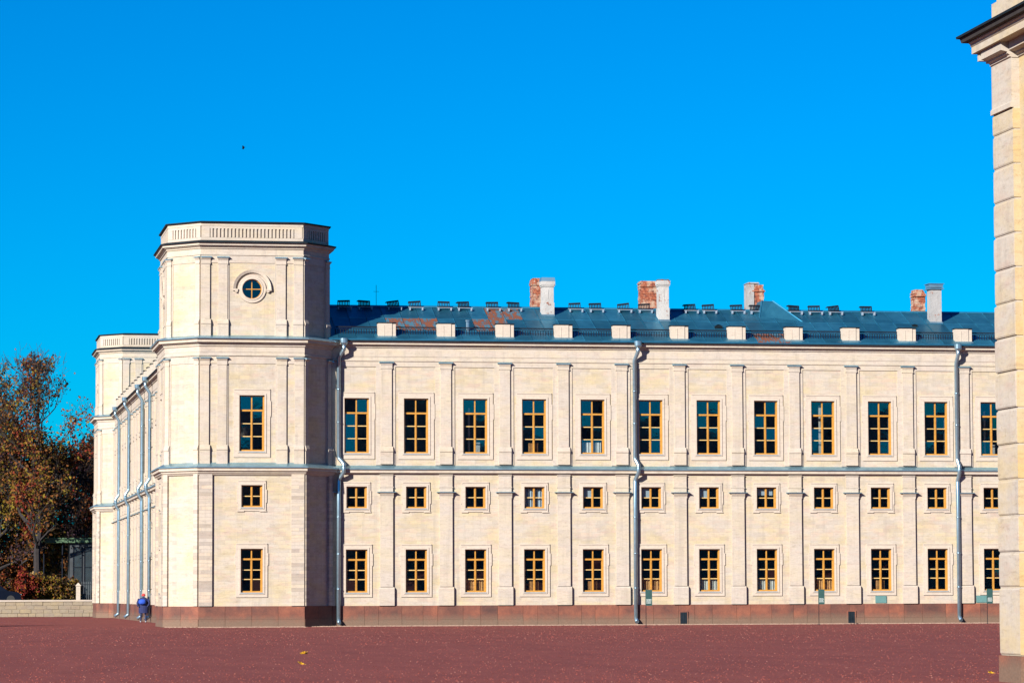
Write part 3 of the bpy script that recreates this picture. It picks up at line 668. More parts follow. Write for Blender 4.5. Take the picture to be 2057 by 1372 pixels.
def build_tower():
    t = thing('corner_tower', (16.34, 171.5, 0), 'taller nearer octagonal stone corner tower with round attic window, joined to the long wing', 'tower')
    S = [(1.0, 7.9, .14), (8.2, 14.45, .09), (14.7, 19.5, 0.0)]
    wm = MB()
    for e in range(8):
        for k, (z0, z1, d) in enumerate(S):
            f_, hl, M4 = face(e, d); wm.f = f_
            H = []
            if e in (0, 7, 6):
                if e in (0, 6):
                    if k == 0: H = [(-.54, .54, 6.09, 7.21), (-.565, .565, 1.76, 3.98)]
                    if k == 1: H = [(-.645, .645, 8.94, 11.79)]
                    if k == 2: H = [(-.5, .5, 16.74, 17.74)]
            wall_cells(wm, -hl, hl, z0, z1, 0, H, .3)
            for (a, b, c, d_) in H:
                if k == 2: continue
                knd = 'small' if c > 6 and c < 7 else ('lower' if c < 5 else 'upper')
                add_window(knd, t, M4 @ Matrix.Translation((0, 0, c)), C_half if knd == 'small' and e == 0 and False else None)
    ob('wall', wm.mesh('wall', M['wall'], fix=False), t)
    # round attic windows
    for e in (0, 6):
        f_, hl, M4 = face(e, 0); w = MB(); K = 40; cz = 17.24
        for i in range(K):
            a0, a1 = 2*math.pi*i/K, 2*math.pi*(i+1)/K
            P = lambda r, a, n: (r*math.cos(a), n, r*math.sin(a))
            for (r0, n0, r1, n1) in ((.51, -.25, .51, .10), (.51, .10, .57, .10), (.57, .10, .59, .07), (.59, .07, .71, .07), (.71, .07, .73, .0)):
                w.poly([P(r0, a0, n0), P(r0, a1, n0), P(r1, a1, n1), P(r1, a0, n1)])
        for i in range(K//2+1):      # hood
            a0, a1 = math.pi*(i-.6)/(K/2), math.pi*(i+.6)/(K/2)
            if i == 0: a0 = 0
            if i == K//2: a1 = math.pi
            for (r0, n0, r1, n1) in ((.84, 0, .84, .10), (.84, .10, .98, .16), (.98, .16, .98, 0)):
                w.poly([P(r0, a0, n0), P(r0, a1, n0), P(r1, a1, n1), P(r1, a0, n1)])
        for s_ in (-1, 1):
            x = .86*s_; w.box(min(x-.13, x+.13), max(x-.13, x+.13), 0, .15, -.09, .0)
            w.tube([(x-.05*s_, .0, -.1), (x-.05*s_, .13, -.1)], .085, 10)
        wo_ = ob('round_window', w.mesh('round_window', M['surround'], fix=False), t, mat4=M4 @ Matrix.Translation((0, 0, cz)))
        fr = MB()
        for i in range(K):
            a0, a1 = 2*math.pi*i/K, 2*math.pi*(i+1)/K
            for (r0, n0, r1, n1) in ((.508, -.06, .475, -.06), (.475, -.06, .475, -.2)):
                fr.poly([P(r0, a0, n0), P(r0, a1, n0), P(r1, a1, n1), P(r1, a0, n1)])
        fr.box(-.022, .022, -.16, -.10, -.48, .48); fr.box(-.48, .48, -.158, -.102, -.022, .022)
        ob('frame', fr.mesh('frame', M['ochre'], fix=False), wo_)
        for sx in (-1, 1):
            for sz in (-1, 1):
                q = MB(); q.poly([(0, 0, 0)]+[(sx*.485*math.cos(math.pi/2*j/8), 0, sz*.485*math.sin(math.pi/2*j/8)) for j in range(9)])
                ob('pane', q.mesh('pane', M['glass'], fix=False), wo_, (0, .14, 0))
        rm = MB(); rm.box(-.8, .8, -1.5, -.31, -.8, .8); 
        rm.q = rm.q[:3]+rm.q[4:]; rm.mi = rm.mi[:3]+rm.mi[4:]
        rmm = MB(); a = .8
        for Pp in ([(-a, -.31, -a), (a, -.31, -a), (a, -1.5, -a), (-a, -1.5, -a)], [(-a, -.31, a), (a, -.31, a), (a, -1.5, a), (-a, -1.5, a)], [(-a, -.31, -a), (-a, -.31, a), (-a, -1.5, a), (-a, -1.5, -a)], [(a, -.31, -a), (a, -.31, a), (a, -1.5, a), (a, -1.5, -a)], [(-a, -1.5, -a), (a, -1.5, -a), (a, -1.5, a), (-a, -1.5, a)]): rmm.poly(Pp)
        ob('room_interior', rmm.mesh('room', M['dark'], fix=False), wo_)
    # pilasters
    for e in (0, 1, 2, 6, 7):
        big = e in (0, 2, 6)
        for k, (z0, z1, d) in enumerate(S):
            f_, hl, M4 = face(e, d)
            if k == 0:
                ws = [(-hl+.005, -hl+.66), (hl-.66, hl-.005)] if big else [(-hl+.01, -hl+.30), (hl-.30, hl-.01)]
                for a, b in ws:
                    p = MB(f_); z = 1.07
                    p.box(a, b, 0, .12, 1.07, 7.86)
                    ob('corner_pilaster', p.mesh('corner_pilaster', M['quoin']), t)
            else:
                zb_ = z0+.15 if k == 1 else 14.78; zc = 13.66 if k == 1 else 18.82
                if big: ws = [(-hl+.005, -hl+.46), (-hl+.90, -hl+1.36), (hl-1.36, hl-.90), (hl-.46, hl-.005)]
                else: ws = [(-hl+.01, -hl+.28), (hl-.28, hl-.01)]
                for a, b in ws:
                    p = MB(f_); e0 = .0 if (a < -hl+.02) else .05; e1 = .0 if (b > hl-.02) else .05
                    p.prof([(0, zb_-.1), (.13, zb_-.1), (.13, zb_+.62), (.16, zb_+.64), (.16, zb_+.72), (.13, zb_+.8), (.09, zb_+.9), (0, zb_+.9)], a-e0, b+e1)
                    p.box(a, b, 0, .085, zb_+.9, zc-.32); p.box(a-e0*.5, b+e1*.5, 0, .11, zc-.32, zc-.27)
                    p.prof([(0, zc-.27), (.09, zc-.27), (.09, zc-.12), (.15, zc-.04), (.15, zc), (0, zc)], a-e0*.6, b+e1*.6)
                    po = ob('pilaster', p.mesh('pilaster', M['trim']), t)
                    p = MB(f_); p.prof([(-.02, zc+.002), (.20, zc+.002), (.20, zc+.03), (-.02, zc+.09)], a-e0*1.6, b+e1*1.8); ob('cap_flashing', p.mesh('cap_flashing', M['flash']), po)
                # raised borders around sunk wall panels
                q = MB(f_); zz0, zz1 = zb_, zc-.25
                if big:
                    i0, i1 = -hl+1.45, hl-1.45
                    q.box(-hl+1.36, i0, 0, .035, zz0, zz1); q.box(i1, hl-1.36, 0, .035, zz0, zz1); q.box(-hl+.005, hl-.005, 0, .035, zz1, zc+.12)
                else:
                    q.box(-hl+.28, -hl+.36, 0, .035, zz0, zz1); q.box(hl-.36, hl-.28, 0, .035, zz0, zz1); q.box(-hl+.005, hl-.005, 0, .035, zz1, zc+.12)
                ob('panel_border', q.mesh('panel_border', M['trim']), t)
    # rings: plinth, string, cornices, parapet
    for e in (0, 1, 2, 5, 6, 7):
        f_, hl, M4 = face(e, .19); n = 4 if e in (0, 6, 2) else 2
        for i in range(n):
            p = MB(f_); a, b = -hl+2*hl*i/n, -hl+2*hl*(i+1)/n
            p.box(a+(.006 if i else .002), b-(.006 if i < n-1 else .002), -.3, .03, .005, .40); p.box(a+(.006 if i else .002), b-(.006 if i < n-1 else .002), -.3, .0, .406, 1.065)
            ob('plinth_block', p.mesh('plinth_block', M['plinth']), t)
    m = MB(); ring(m, [(.0, 7.72), (.22, 7.72), (.26, 7.78), (.32, 7.82), (.34, 7.9), (.44, 7.93), (.44, 8.05), (.48, 8.10), (.0, 8.10)])
    s1 = ob('string_course', m.mesh('string_course', M['trim']), t)
    m = MB(); ring(m, [(.0, 8.105), (.51, 8.085), (.52, 8.11), (.52, 8.15), (.0, 8.40)]); ob('string_flashing', m.mesh('string_flashing', M['flash']), s1)
    m = MB(); ring(m, [(.0, 13.78), (.15, 13.78), (.19, 13.80), (.19, 13.86), (.155, 13.88), (.155, 13.98), (.17, 14.0), (.17, 14.25), (.23, 14.3), (.23, 14.36), (.32, 14.42), (.32, 14.46), (.46, 14.48), (.46, 14.58), (.52, 14.66), (.0, 14.66)])
    s2 = ob('cornice', m.mesh('cornice', M['trim']), t)
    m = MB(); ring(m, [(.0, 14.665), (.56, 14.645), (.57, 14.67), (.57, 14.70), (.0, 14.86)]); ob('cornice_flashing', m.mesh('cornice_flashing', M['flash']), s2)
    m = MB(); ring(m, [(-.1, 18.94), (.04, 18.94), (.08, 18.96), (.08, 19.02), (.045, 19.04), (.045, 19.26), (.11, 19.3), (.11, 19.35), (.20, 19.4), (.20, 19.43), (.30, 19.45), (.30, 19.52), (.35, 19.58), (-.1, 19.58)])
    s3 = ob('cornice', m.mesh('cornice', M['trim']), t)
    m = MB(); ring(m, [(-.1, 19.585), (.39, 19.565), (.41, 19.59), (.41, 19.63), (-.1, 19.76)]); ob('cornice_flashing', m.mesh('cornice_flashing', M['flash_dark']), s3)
    m = MB(); ring(m, [(-.25, 19.6), (.02, 19.6), (.02, 19.86), (-.06, 19.88), (-.06, 20.44), (.03, 20.46), (.03, 20.62), (-.25, 20.62)])
    pa = ob('parapet', m.mesh('parapet', M['trim']), t)
    m = MB(); ring(m, [(-.35, 20.625), (.13, 20.625), (.14, 20.65), (.14, 20.69), (-.35, 20.75)]); ob('parapet_coping', m.mesh('parapet_coping', M['flash_dark']), pa)
    bl = MB()
    for e in range(8):
        f_, hl, M4 = face(e, -.06); bl.f = f_
        m2 = .42 if e % 2 == 0 else .3
        n = int((2*hl-2*m2)/.182)
        bl.box(-hl, -hl+m2, 0, .08, 19.87, 20.45); bl.box(hl-m2, hl, 0, .08, 19.87, 20.45)
        for i in range(n):
            u = -hl+m2+(2*hl-2*m2)*(i+.5)/n
            bl.box(u-.052, u+.052, 0, .075, 19.87, 20.33)
        bl.box(-hl+m2, hl-m2, 0, .076, 20.33, 20.45)
    o = ob('parapet_balusters', bl.mesh('parapet_balusters', M['trim']), pa); o['kind'] = 'stuff'
    m = MB(); lp = line_off(OCT, -.2); b = len(m.v); m.v += [(x, y, 20.4) for x, y in lp]+[(-.2, 4.2, 20.95)]
    for e in range(8): m.q.append((e, (e+1) % 8, 8)); m.mi.append(0)
    ob('tower_roof', m.mesh('tower_roof', M['leadroof'], fix=False), t)
    return t
tower = build_tower()
far = copy_tree(tower); far.location = (16.68, 246.5, 0)
far['label'] = 'farther octagonal stone tower at the end of the side wing, beside the autumn trees'
for t_ in (tower, far): t_['group'] = 'octagonal corner towers'

# ------------------------------------------------------------------ right-hand building corner
rb = thing('palace_block', (19.57, 60.0, 0), 'near corner of a rusticated stone building with deep cornice at the right edge', 'building', rot=(0, 0, R(-90)))
# local: u -> world -Y, n -> world -X.  pilaster from u=0 to 1.2
rr_b = random.Random(4)
JZ = [.49, 1.73, 2.37, 3.04, 3.70, 4.34, 5.0, 5.68, 6.31, 6.95, 7.58, 8.21, 8.84, 9.48, 10.11, 10.52]
PWID = 1.17
for a, b in zip(JZ, JZ[1:]):
    m = MB(); j = .021; dd = rr_b.uniform(-.014, .010)
    m.box(0, PWID, -.25, -.035, a, b)                          # joint backing
    m.prof([(-.04, a+j), (-.014+dd, a+j), (dd, a+j+.025), (dd+.004, (a+b)/2), (dd, b-j-.025), (-.014+dd, b-j), (-.04, b-j)], -dd, PWID)
    m.cur = 1; m.box(PWID, PWID+.015, -.15, -.03, a+.0, b-.0) if False else m.box(PWID, PWID+.015, -.15, -.012, a+j, b-j)
    ob('ashlar_block', m.mesh('ashlar_block', [M['ashlar'], M['ashlar_y']]), rb)
m = MB(); m.prof([(-.25, 10.52), (.03, 10.52), (.03, 10.60), (-.0, 10.64), (-.0, 11.44), (-.25, 11.44)], 0, PWID); ob('pilaster_head', m.mesh('pilaster_head', M['ashlar']), rb)
m = MB(); m.box(PWID, 14, -.6, -.15, .49, 11.44); m.box(0.02, 14, -9, -.6, .0, 12.3)
ob('wall', m.mesh('wall', M['ashlar_y']), rb)
for i in range(5):
    m = MB(); a = -.02 if i == 0 else PWID+.1+1.9*(i-1); b = PWID+.1 if i == 0 else a+1.9; m.box(a+.005, b-.005, -.5, .012 if i == 0 else -.12, 0, .485); ob('plinth_block', m.mesh('plinth_block', M['plinth']), rb)
def rz(z): return 11.44+(z-11.44)*.70
def rprof(pts, o=0): return [((n if n < -.2 else o+n*.78), rz(z)) for n, z in pts]
AR = [(-.3, 11.44), (0, 11.44), (.04, 11.46), (.04, 11.5), (.10, 11.54), (.10, 11.58), (.17, 11.60), (.26, 11.62), (.26, 11.84), (-.3, 11.84)]
m = MB(); m.prof(rprof(AR), 0, PWID+.02); m.prof(rprof(AR, -.15), PWID+.02, 14)
for n_, z_, a_, b_ in ((.0, 11.44, -.04, 0.0), (.10, 11.54, -.09, -.04), (.26, 11.62, -.20, -.09)):
    m.prof(rprof([(-9, z_), (n_, z_), (n_, 11.84), (-9, 11.84)]), a_, b_)
ob('architrave', m.mesh('architrave', M['ashlar']), rb)
m = MB(); m.prof(rprof([(-.3, 11.843), (.36, 11.843), (.36, 12.02), (.39, 12.05), (.39, 12.09), (.43, 12.12), (.43, 12.16), (-.3, 12.16)]), -.31, 14); ob('cornice', m.mesh('cornice', M['ashlar']), rb)
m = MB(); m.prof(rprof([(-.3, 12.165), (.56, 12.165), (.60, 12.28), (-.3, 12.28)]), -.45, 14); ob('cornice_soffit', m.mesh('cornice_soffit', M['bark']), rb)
m = MB(); m.prof(rprof([(-.3, 12.285), (.66, 12.285), (.67, 12.34), (-.3, 12.50)]), -.52, 14); ob('cornice_flashing', m.mesh('cornice_flashing', M['flash_dark']), rb)
m = MB(); m.box(.0, 14, -9, -.02, 12.1, 12.62); m.box(.06, 14, -9, -.1, 12.62, 15.2); ob('attic', m.mesh('attic', M['ashlar']), rb)

# ------------------------------------------------------------------ palace front across the square (seen only mirrored in the panes)
op = thing('opposite_palace', (10, -9, 0), 'opposite palace front across the square, seen only as dark reflections in the window panes', 'palace')
m = MB(lambda a, b, c: (a, b, c)); m.box(-75, 110, -24, 0, 0, 18.2); m.box(-75, 110, -24, .25, 0, 1.0); ob('wall', m.mesh('wall', M['ashlar']), op)
m = MB(lambda a, b, c: (a, b, c)); m.box(-75.5, 110.5, -24.5, .6, 18.2, 18.8); m.box(-74, 109, -23, -1, 18.8, 19.3); ob('cornice', m.mesh('cornice', M['trim']), op)
m = MB(lambda a, b, c: (a, b, c)); m.box(-.7, .7, .0, .12, 0, 2.6); OW = m.mesh('window', M['dark'])
for i in range(44):
    for z in (2.0, 7.5, 13.2): ob('window', OW, op, (-72+4.1*i, 0, z))

# ------------------------------------------------------------------ low stone wall, raised lawn
lw = thing('low_stone_wall', (2, 262, 0), 'low wall of uneven yellowish stone blocks under the trees at left', 'wall')
m = MB(); m.box(-28, 10.98, -.5, -.03, 0, 1.17); ob('wall_core', m.mesh('wall_core', M['rubble']), lw)
m = MB(); m.box(-28, 10.98, -.6, .06, 1.175, 1.30); ob('coping', m.mesh('coping', M['trim']), lw)
u = 1.2; rr = random.Random(5)
for row in range(4):
    u = 1.2+rr.uniform(0, .4)
    while u < 10.9:
        w = min(rr.uniform(.5, 1.0), 10.95-u); s = MB(); dn = rr.uniform(-.02, .03); s.box(.012, w-.012, -.1, dn, row*.29+.012, row*.29+.278)
        ob('stone', s.mesh('stone', M['rubble']), lw, (u, 0, 0)); u += w
for row in range(4):
    s = MB(); s.box(-28, 1.15, -.1, .0, row*.29+.012, row*.29+.278); ob('stone', s.mesh('stone', M['rubble']), lw)
m = MB(); m.poly([(-600, -262.6, 1.02), (13.5, -262.6, 1.02), (13.5, -900, 1.02), (-600, -900, 1.02)])
l = ob('lawn', m.mesh('lawn', M['grass'], fix=False)); l['kind'] = 'structure'
# loose grit standing proud of the parade ground
M['grit_a'] = plain('grit_dark_red', (.085, .024, .022), .95, 0, .3, 5, spec=.05); M['grit_b'] = plain('grit_red', (.19, .052, .042), .95, 0, .3, 5, spec=.05); M['grit_c'] = plain('grit_pale', (.23, .10, .08), .95, 0, .3, 5, spec=.05)
m = MB(lambda a, b, c: (a, b, c)); rr = random.Random(19)
for i in range(34000):
    y = 56+122*(rr.random()**1.5); x = y*rr.uniform(.0, .352); 
    if (y > 170.8 and x > 11.5) or (x > 19.4 and y < 60.5): continue
    s_ = (.004+.011*rr.random()**2)*(1.0 if y < 110 else 1.5); m.cur = rr.choice((0, 0, 0, 0, 0, 1, 1, 1, 1, 1, 1, 2))
    m.frus((x-s_, x+s_, y-s_, y+s_), 0.0, (x-s_*.45, x+s_*.45, y-s_*.5, y+s_*.5), s_*rr.uniform(.7, 1.3))
o = ob('loose_grit', m.mesh('loose_grit', [M['grit_a'], M['grit_b'], M['grit_c']], fix=False)); o['kind'] = 'stuff'; o['label'] = 'loose red and pale grit scattered over the parade ground'
# gravel and debris along the foot of the wing
m = MB(); rr = random.Random(8)
for i in range(7000):
    x = rr.uniform(12, 58); base = 170.85 if 13.6 < x < 19 else (173.1 if x > 20.6 else 172.5)
    y = base-abs(rr.gauss(0, .5))-.02; s_ = rr.uniform(.010, .05)
    m.frus((x-s_, x+s_, -y-s_, -y+s_), 0.0, (x-s_*.5, x+s_*.5, -y-s_*.5, -y+s_*.5), s_*.9)
o = ob('gravel', m.mesh('gravel', M['gravel'], fix=False)); o['kind'] = 'stuff'; o['label'] = 'pale gravel and grit along the foot of the palace walls'

# ------------------------------------------------------------------ trees
def tree(name, x, y, z0, H, rad, label, leafmats, nleaf, seed, trunk_r=.28, lo=.12, leaf=.16, sparse_top=.6, group='trees behind the low stone wall', lean=0):
    rnd = random.Random(seed)
    root = thing(name, (x, y, z0), label, 'tree', group)
    tb = MB(); tips = []
    def grow(p, d, L, r, lev):
        pts = [p]; rad_ = [r]; n = 5 if lev < 2 else 3
        for i in range(n):
            d = (d+Vector((rnd.gauss(0, .10), rnd.gauss(0, .10), rnd.gauss(.03, .05)))*(1+.4*lev)).normalized()
            p = p+d*L/n; pts.append(p); rad_.append(max(r*(1-.62*(i+1)/n), .012))
        tb.tube([tuple(q) for q in pts], rad_, 7 if lev == 0 else (5 if lev == 1 else 3), cap=False, raw=True)
        if lev >= 2: tips.extend([(q, lev) for q in pts[1:]])
        if lev < 4:
            cnt = (0, 5, 4, 3)[lev] if lev else 0
            for k in range(cnt):
                i = rnd.randint(1, n); q = pts[i]
                a = rnd.uniform(0, 2*math.pi); side_ = Vector((math.cos(a), math.sin(a), rnd.uniform(.1, .9))).normalized()
                nd = (d*.75+side_*.75).normalized(); grow(q, nd, L*rnd.uniform(.5, .72), rad_[i]*.62, lev+1)
    # trunk
    p = Vector((0, 0, -.1)); pts = [p]; rs = [trunk_r*1.3]; K = 14
    for i in range(K):
        p = p+Vector((rnd.gauss(lean, .10), rnd.gauss(0, .10), H*.97/K)); pts.append(p); rs.append(max(trunk_r*(1-(i+1)/K)**.8, .02))
    tb.tube([tuple(q) for q in pts], rs, 8, cap=False, raw=True)
    for i in range(2, K):
        hz = i/K
        if hz < lo: continue
        for k in range(3 if hz < .85 else 4):
            a = rnd.uniform(0, 2*math.pi); L = rad*(1-((hz-.38)/.66)**2 if hz > .38 else .55+.45*hz/.38)*rnd.uniform(.55, 1.0)
            L = max(L, .9); grow(pts[i]+Vector((0, 0, rnd.uniform(-.4, .4))), Vector((math.cos(a), math.sin(a), .35+.9*hz)).normalized(), L*.75, max(rs[i]*.5, .03), 1)
    ob('trunk', tb.mesh('trunk', M['bark'], fix=False), root)
    lf = MB()
    for _ in range(nleaf):
        q, lev = rnd.choice(tips)
        hz = q.z/H
        if rnd.random() < sparse_top*max(0, (hz-.45)/.5): continue
        c = q+Vector((rnd.gauss(0, .24), rnd.gauss(0, .24), rnd.gauss(-.06, .24)))
        if c.z < .2: continue
        a = Vector((rnd.gauss(0, 1), rnd.gauss(0, 1), rnd.gauss(0, 1))).normalized(); b = a.cross(Vector((rnd.gauss(0, 1), rnd.gauss(0, 1), rnd.gauss(0, 1)))).normalized()
        s_ = leaf*rnd.uniform(.5, 1.3)
        # clumps share a colour
        ci = int((math.sin(c.x*1.3+seed)+math.sin(c.z*1.1+c.y)+rnd.gauss(0, .9)+2.5)/5*len(leafmats)); lf.cur = min(max(ci, 0), len(leafmats)-1)
        lf.poly([tuple(c-a*s_), tuple(c+b*s_*.6), tuple(c+a*s_), tuple(c-b*s_*.6)], raw=True)
    ob('crown', lf.mesh('crown', [M[k] for k in leafmats], fix=False), root)
    return root
tree('bare_tree', 9.0, 276, 1, 20.8, 6.8, 'tall half-bare tree with a straight dark trunk rising clear of the others', ['l_dark', 'l_brown', 'l_olive', 'l_brown', 'l_red'], 21000, 3, .34, .2, .14, .93)
tree('bare_tree', 5.7, 281, 1, 20.3, 5.5, 'tall half-bare tree cut by the left edge of the picture', ['l_dark', 'l_purple', 'l_brown', 'l_olive'], 16000, 7, .3, .12, .14, .93)
slim_tree = tree('autumn_tree', 12.9, 286, 1, 13.6, 4.6, 'lower reddish brown tree right against the far tower', ['l_purple', 'l_dark', 'l_brown', 'l_red'], 10000, 12, .22, .08, .15, .8)
tree('autumn_tree', 7.2, 292, 1, 14.5, 6, 'rusty orange leaved tree behind the tall bare trees', ['l_brown', 'l_orange', 'l_brown', 'l_olive', 'l_dark'], 15000, 21, .25, .06, .19, .6)
tree('autumn_tree', 10.8, 297, 1, 13.2, 6, 'olive and brown tree behind the straight dark trunk', ['l_olive', 'l_dark', 'l_brown', 'l_olive', 'l_tan'], 15000, 33, .25, .06, .19, .5)
tree('bare_tree', 1.5, 290, 1, 18.5, 6, 'tree mostly hidden outside the left edge of the picture', ['l_dark', 'l_brown', 'l_orange', 'l_olive'], 22000, 41, .3, .1, .17, .85)
tree('autumn_tree', 14.6, 303, 1, 15.0, 5.5, 'thin leaved purple brown tree peeping past the far tower', ['l_purple', 'l_brown', 'l_dark'], 22000, 52, .25, .1, .17, .8)
out_tree = copy_tree(slim_tree); out_tree.location = (-16.0, 164.5, 0); del out_tree['group']
out_tree['label'] = 'tree beyond the left edge of the picture whose shadow falls on the red ground'
def bush(x, y, z, r, h, mats, n, label, seed, cat='bush', leaf=.13):
    rnd = random.Random(seed); t_ = thing('shrub', (x, y, z), label, cat)
    tb = MB()
    for i in range(14):
        a = rnd.uniform(0, 6.28); e = Vector((math.cos(a)*r*.6*rnd.random(), math.sin(a)*r*.6*rnd.random(), h*rnd.uniform(.6, .95)))
        tb.tube([(0, 0, -.05), tuple(e*.5), tuple(e)], [.03, .02, .01], 4, raw=True)
    ob('stem', tb.mesh('stem', M['bark'], fix=False), t_)
    lf = MB()
    for _ in range(n):
        v = Vector((rnd.gauss(0, 1), rnd.gauss(0, 1), rnd.gauss(0, 1))).normalized()*rnd.uniform(.45, 1)**.6
        lump = 1+.28*math.sin(v.x*5+seed)+.2*math.sin(v.z*7+v.y*4)
        c = Vector((v.x*r*lump, v.y*r*lump, h*.52+v.z*h*.48*lump)); 
        if c.z < .03: continue
        a = Vector((rnd.gauss(0, 1), rnd.gauss(0, 1), rnd.gauss(0, 1))).normalized(); b = a.cross(Vector((rnd.gauss(0, 1), rnd.gauss(0, 1), rnd.gauss(0, 1)))).normalized(); s_ = leaf*rnd.uniform(.5, 1.2)
        lf.cur = rnd.randrange(len(mats)); lf.poly([tuple(c-a*s_), tuple(c+b*s_*.6), tuple(c+a*s_), tuple(c-b*s_*.6)], raw=True)
    ob('foliage', lf.mesh('foliage', [M[k] for k in mats], fix=False), t_)
bush(7.9, 273.5, 1.0, 1.0, 2.6, ['l_crimson', 'l_red', 'l_orange', 'l_crimson'], 2600, 'bright red shrub above the low wall beside the dark car', 3)
bush(9.6, 274.5, 1.0, 1.3, 2.4, ['l_dark', 'l_olive', 'l_brown'], 2600, 'dark olive shrub just right of the straight tree trunk', 4)
bush(11.2, 275, 1.0, 1.2, 2.0, ['l_dark', 'l_brown', 'l_olive', 'l_tan'], 2400, 'low brownish shrub in front of the green roofed pavilion', 5)
bush(6.0, 284, 1.0, 2.0, 3.6, ['l_brown', 'l_red', 'l_dark', 'l_orange'], 4200, 'broad rust coloured shrub behind the dark car', 6)
# far wood: one dense mass
rr = random.Random(77); lf = MB(); mats = ['l_dark', 'l_brown', 'l_olive', 'l_dark', 'l_purple', 'l_tan']
for _ in range(42000):
    x = rr.uniform(-6, 24); y = rr.uniform(306, 330); top = 5.2+1.6*math.sin(x*.7)+1.2*math.sin(x*2.1+y)+.8*math.sin(x*4.3)
    c = Vector((x, y, rr.uniform(.9, max(2, top)))); 
    a = Vector((rr.gauss(0, 1), rr.gauss(0, 1), rr.gauss(0, 1))).normalized(); b = a.cross(Vector((rr.gauss(0, 1), rr.gauss(0, 1), rr.gauss(0, 1)))).normalized(); s_ = rr.uniform(.15, .42)
    ci = int((math.sin(c.x*.9)+math.sin(c.z*1.3+c.y*.5)+rr.gauss(0, .8)+2.5)/5*6); lf.cur = min(max(ci, 0), 5)
    lf.poly([tuple(c-a*s_), tuple(c+b*s_*.7), tuple(c+a*s_), tuple(c-b*s_*.7)], raw=True)
o = ob('far_wood', lf.mesh('far_wood', [M[k] for k in mats], fix=False)); tag(o, 'dense dark autumn wood far behind the trees at left', 'wood', kind='stuff')

# ------------------------------------------------------------------ pavilion, fence, car
pv = thing('pavilion', (11.40, 277.6, 1.0), 'dark pavilion with a flat faded green roof edge behind the trees', 'pavilion')
m = MB(); m.box(.2, 3.2, -3.5, 0, 0, 4.9); ob('wall', m.mesh('wall', M['kdark']), pv)
m = MB(); m.box(-2.0, 3.4, -3.9, .35, 4.92, 5.22); m.box(-2.0, 3.4, -3.95, .42, 5.22, 5.32); ob('roof', m.mesh('roof', M['kgreen']), pv)
for x_ in (.45, 1.35, 2.25):
    f = MB(); f.box(0, .06, .0, .06, .4, 4.6); f.box(.7, .76, .0, .06, .4, 4.6); f.box(.06, .7, 0, .06, .4, .46); f.box(.06, .7, 0, .06, 4.54, 4.6); f.box(.06, .7, 0, .05, 2.9, 2.95)
    w = ob('window', f.mesh('window', M['iron']), pv, (x_, 0, 0)); f = MB(); f.box(.06, .7, .01, .02, .46, 4.54); ob('pane', f.mesh('pane', M['glass']), w)
for x_ in (-1.9, -.4):
    f = MB(); f.tube([(x_, .1, 0), (x_, .1, 4.92)], .06, 8); ob('post', f.mesh('post', M['iron']), pv)
fe = thing('iron_fence', (11.9, 268, 1.02), 'black iron bar fence standing behind the low wall beside the far tower', 'fence')
m = MB(); m.box(.15, 2.6, -.02, .02, .15, .19); m.box(.15, 2.6, -.02, .02, 1.45, 1.49)
ob('rail', m.mesh('rail', M['iron']), fe)
bm_ = MB(); bm_.box(-.02, .02, -.02, .02, 0, 1.62); bm_.frus((-.02, .02, -.02, .02), 1.62, (-.002, .002, -.002, .002), 1.72); M['barpaint'] = plain('grey_bar_paint', (.07, .08, .09), .6, 0, .1, 5); BAR = bm_.mesh('bar', M['barpaint'])
for i in range(17): ob('bar', BAR, fe, (.2+.145*i, 0, 0))
gp = MB(); gp.box(-.16, .16, -.16, .16, 0, 1.35); gp.box(-.2, .2, -.2, .2, 1.35, 1.42); gp.frus((-.18, .18, -.18, .18), 1.42, (-.03, .03, -.03, .03), 1.6)
tag(ob('gate_pillar', gp.mesh('gate_pillar', M['surround']), None, (11.85, 267.6, 1.02)), 'small pale grey pillar at the left end of the iron fence', 'pillar')
car = thing('parked_car', (5.35, 270.5, 1.02), 'dark blue car behind the low wall at the left edge', 'car')
def car_mesh():
    c = MB(); prof = [(-2.1, .25), (-2.15, .55), (-2.0, .85), (-1.55, .95), (-1.0, 1.45), (.35, 1.5), (1.05, 1.0), (1.9, .88), (2.1, .65), (2.1, .25)]
    for i, wd in enumerate((.80, .88)):
        pass
    L = [[(x_, s_*(.86 if z_ < 1.05 else .66), z_) for x_, z_ in prof] for s_ in (-1, 1)]
    for i in range(len(prof)):
        j = (i+1) % len(prof); c.poly([L[0][i], L[0][j], L[1][j], L[1][i]], raw=True)
    c.poly(L[0], raw=True); c.poly(L[1], raw=True); return c.mesh('body', M['car'])
ob('body', car_mesh(), car)
m = MB(lambda a, b, c: (a, b, c)); m.poly([(-1.35, -.80, .98), (.85, -.80, .98), (.3, -.69, 1.42), (-.95, -.69, 1.42)]); m.poly([(1.0, -.6, 1.06), (1.0, .6, 1.06), (.42, .55, 1.46), (.42, -.55, 1.46)])
ob('windows', m.mesh('windows', M['carglass'], fix=False), car)
wh = MB(); wh.tube([(0, -.1, .32), (0, .1, .32)], .32, 16, raw=True); WHL = wh.mesh('wheel', M['rubber'])
for x_ in (-1.35, 1.3):
    for y_ in (-.78, .78): ob('wheel', WHL, car, (x_, y_, 0))
m = MB(); m.box(2.02, 2.13, -.75, -.45, .6, .75); ob('headlight', m.mesh('headlight', M['glass']), car); m = MB(); m.box(2.02, 2.13, .45, .75, .6, .75); ob('headlight', m.mesh('headlight', M['ironlt']), car)

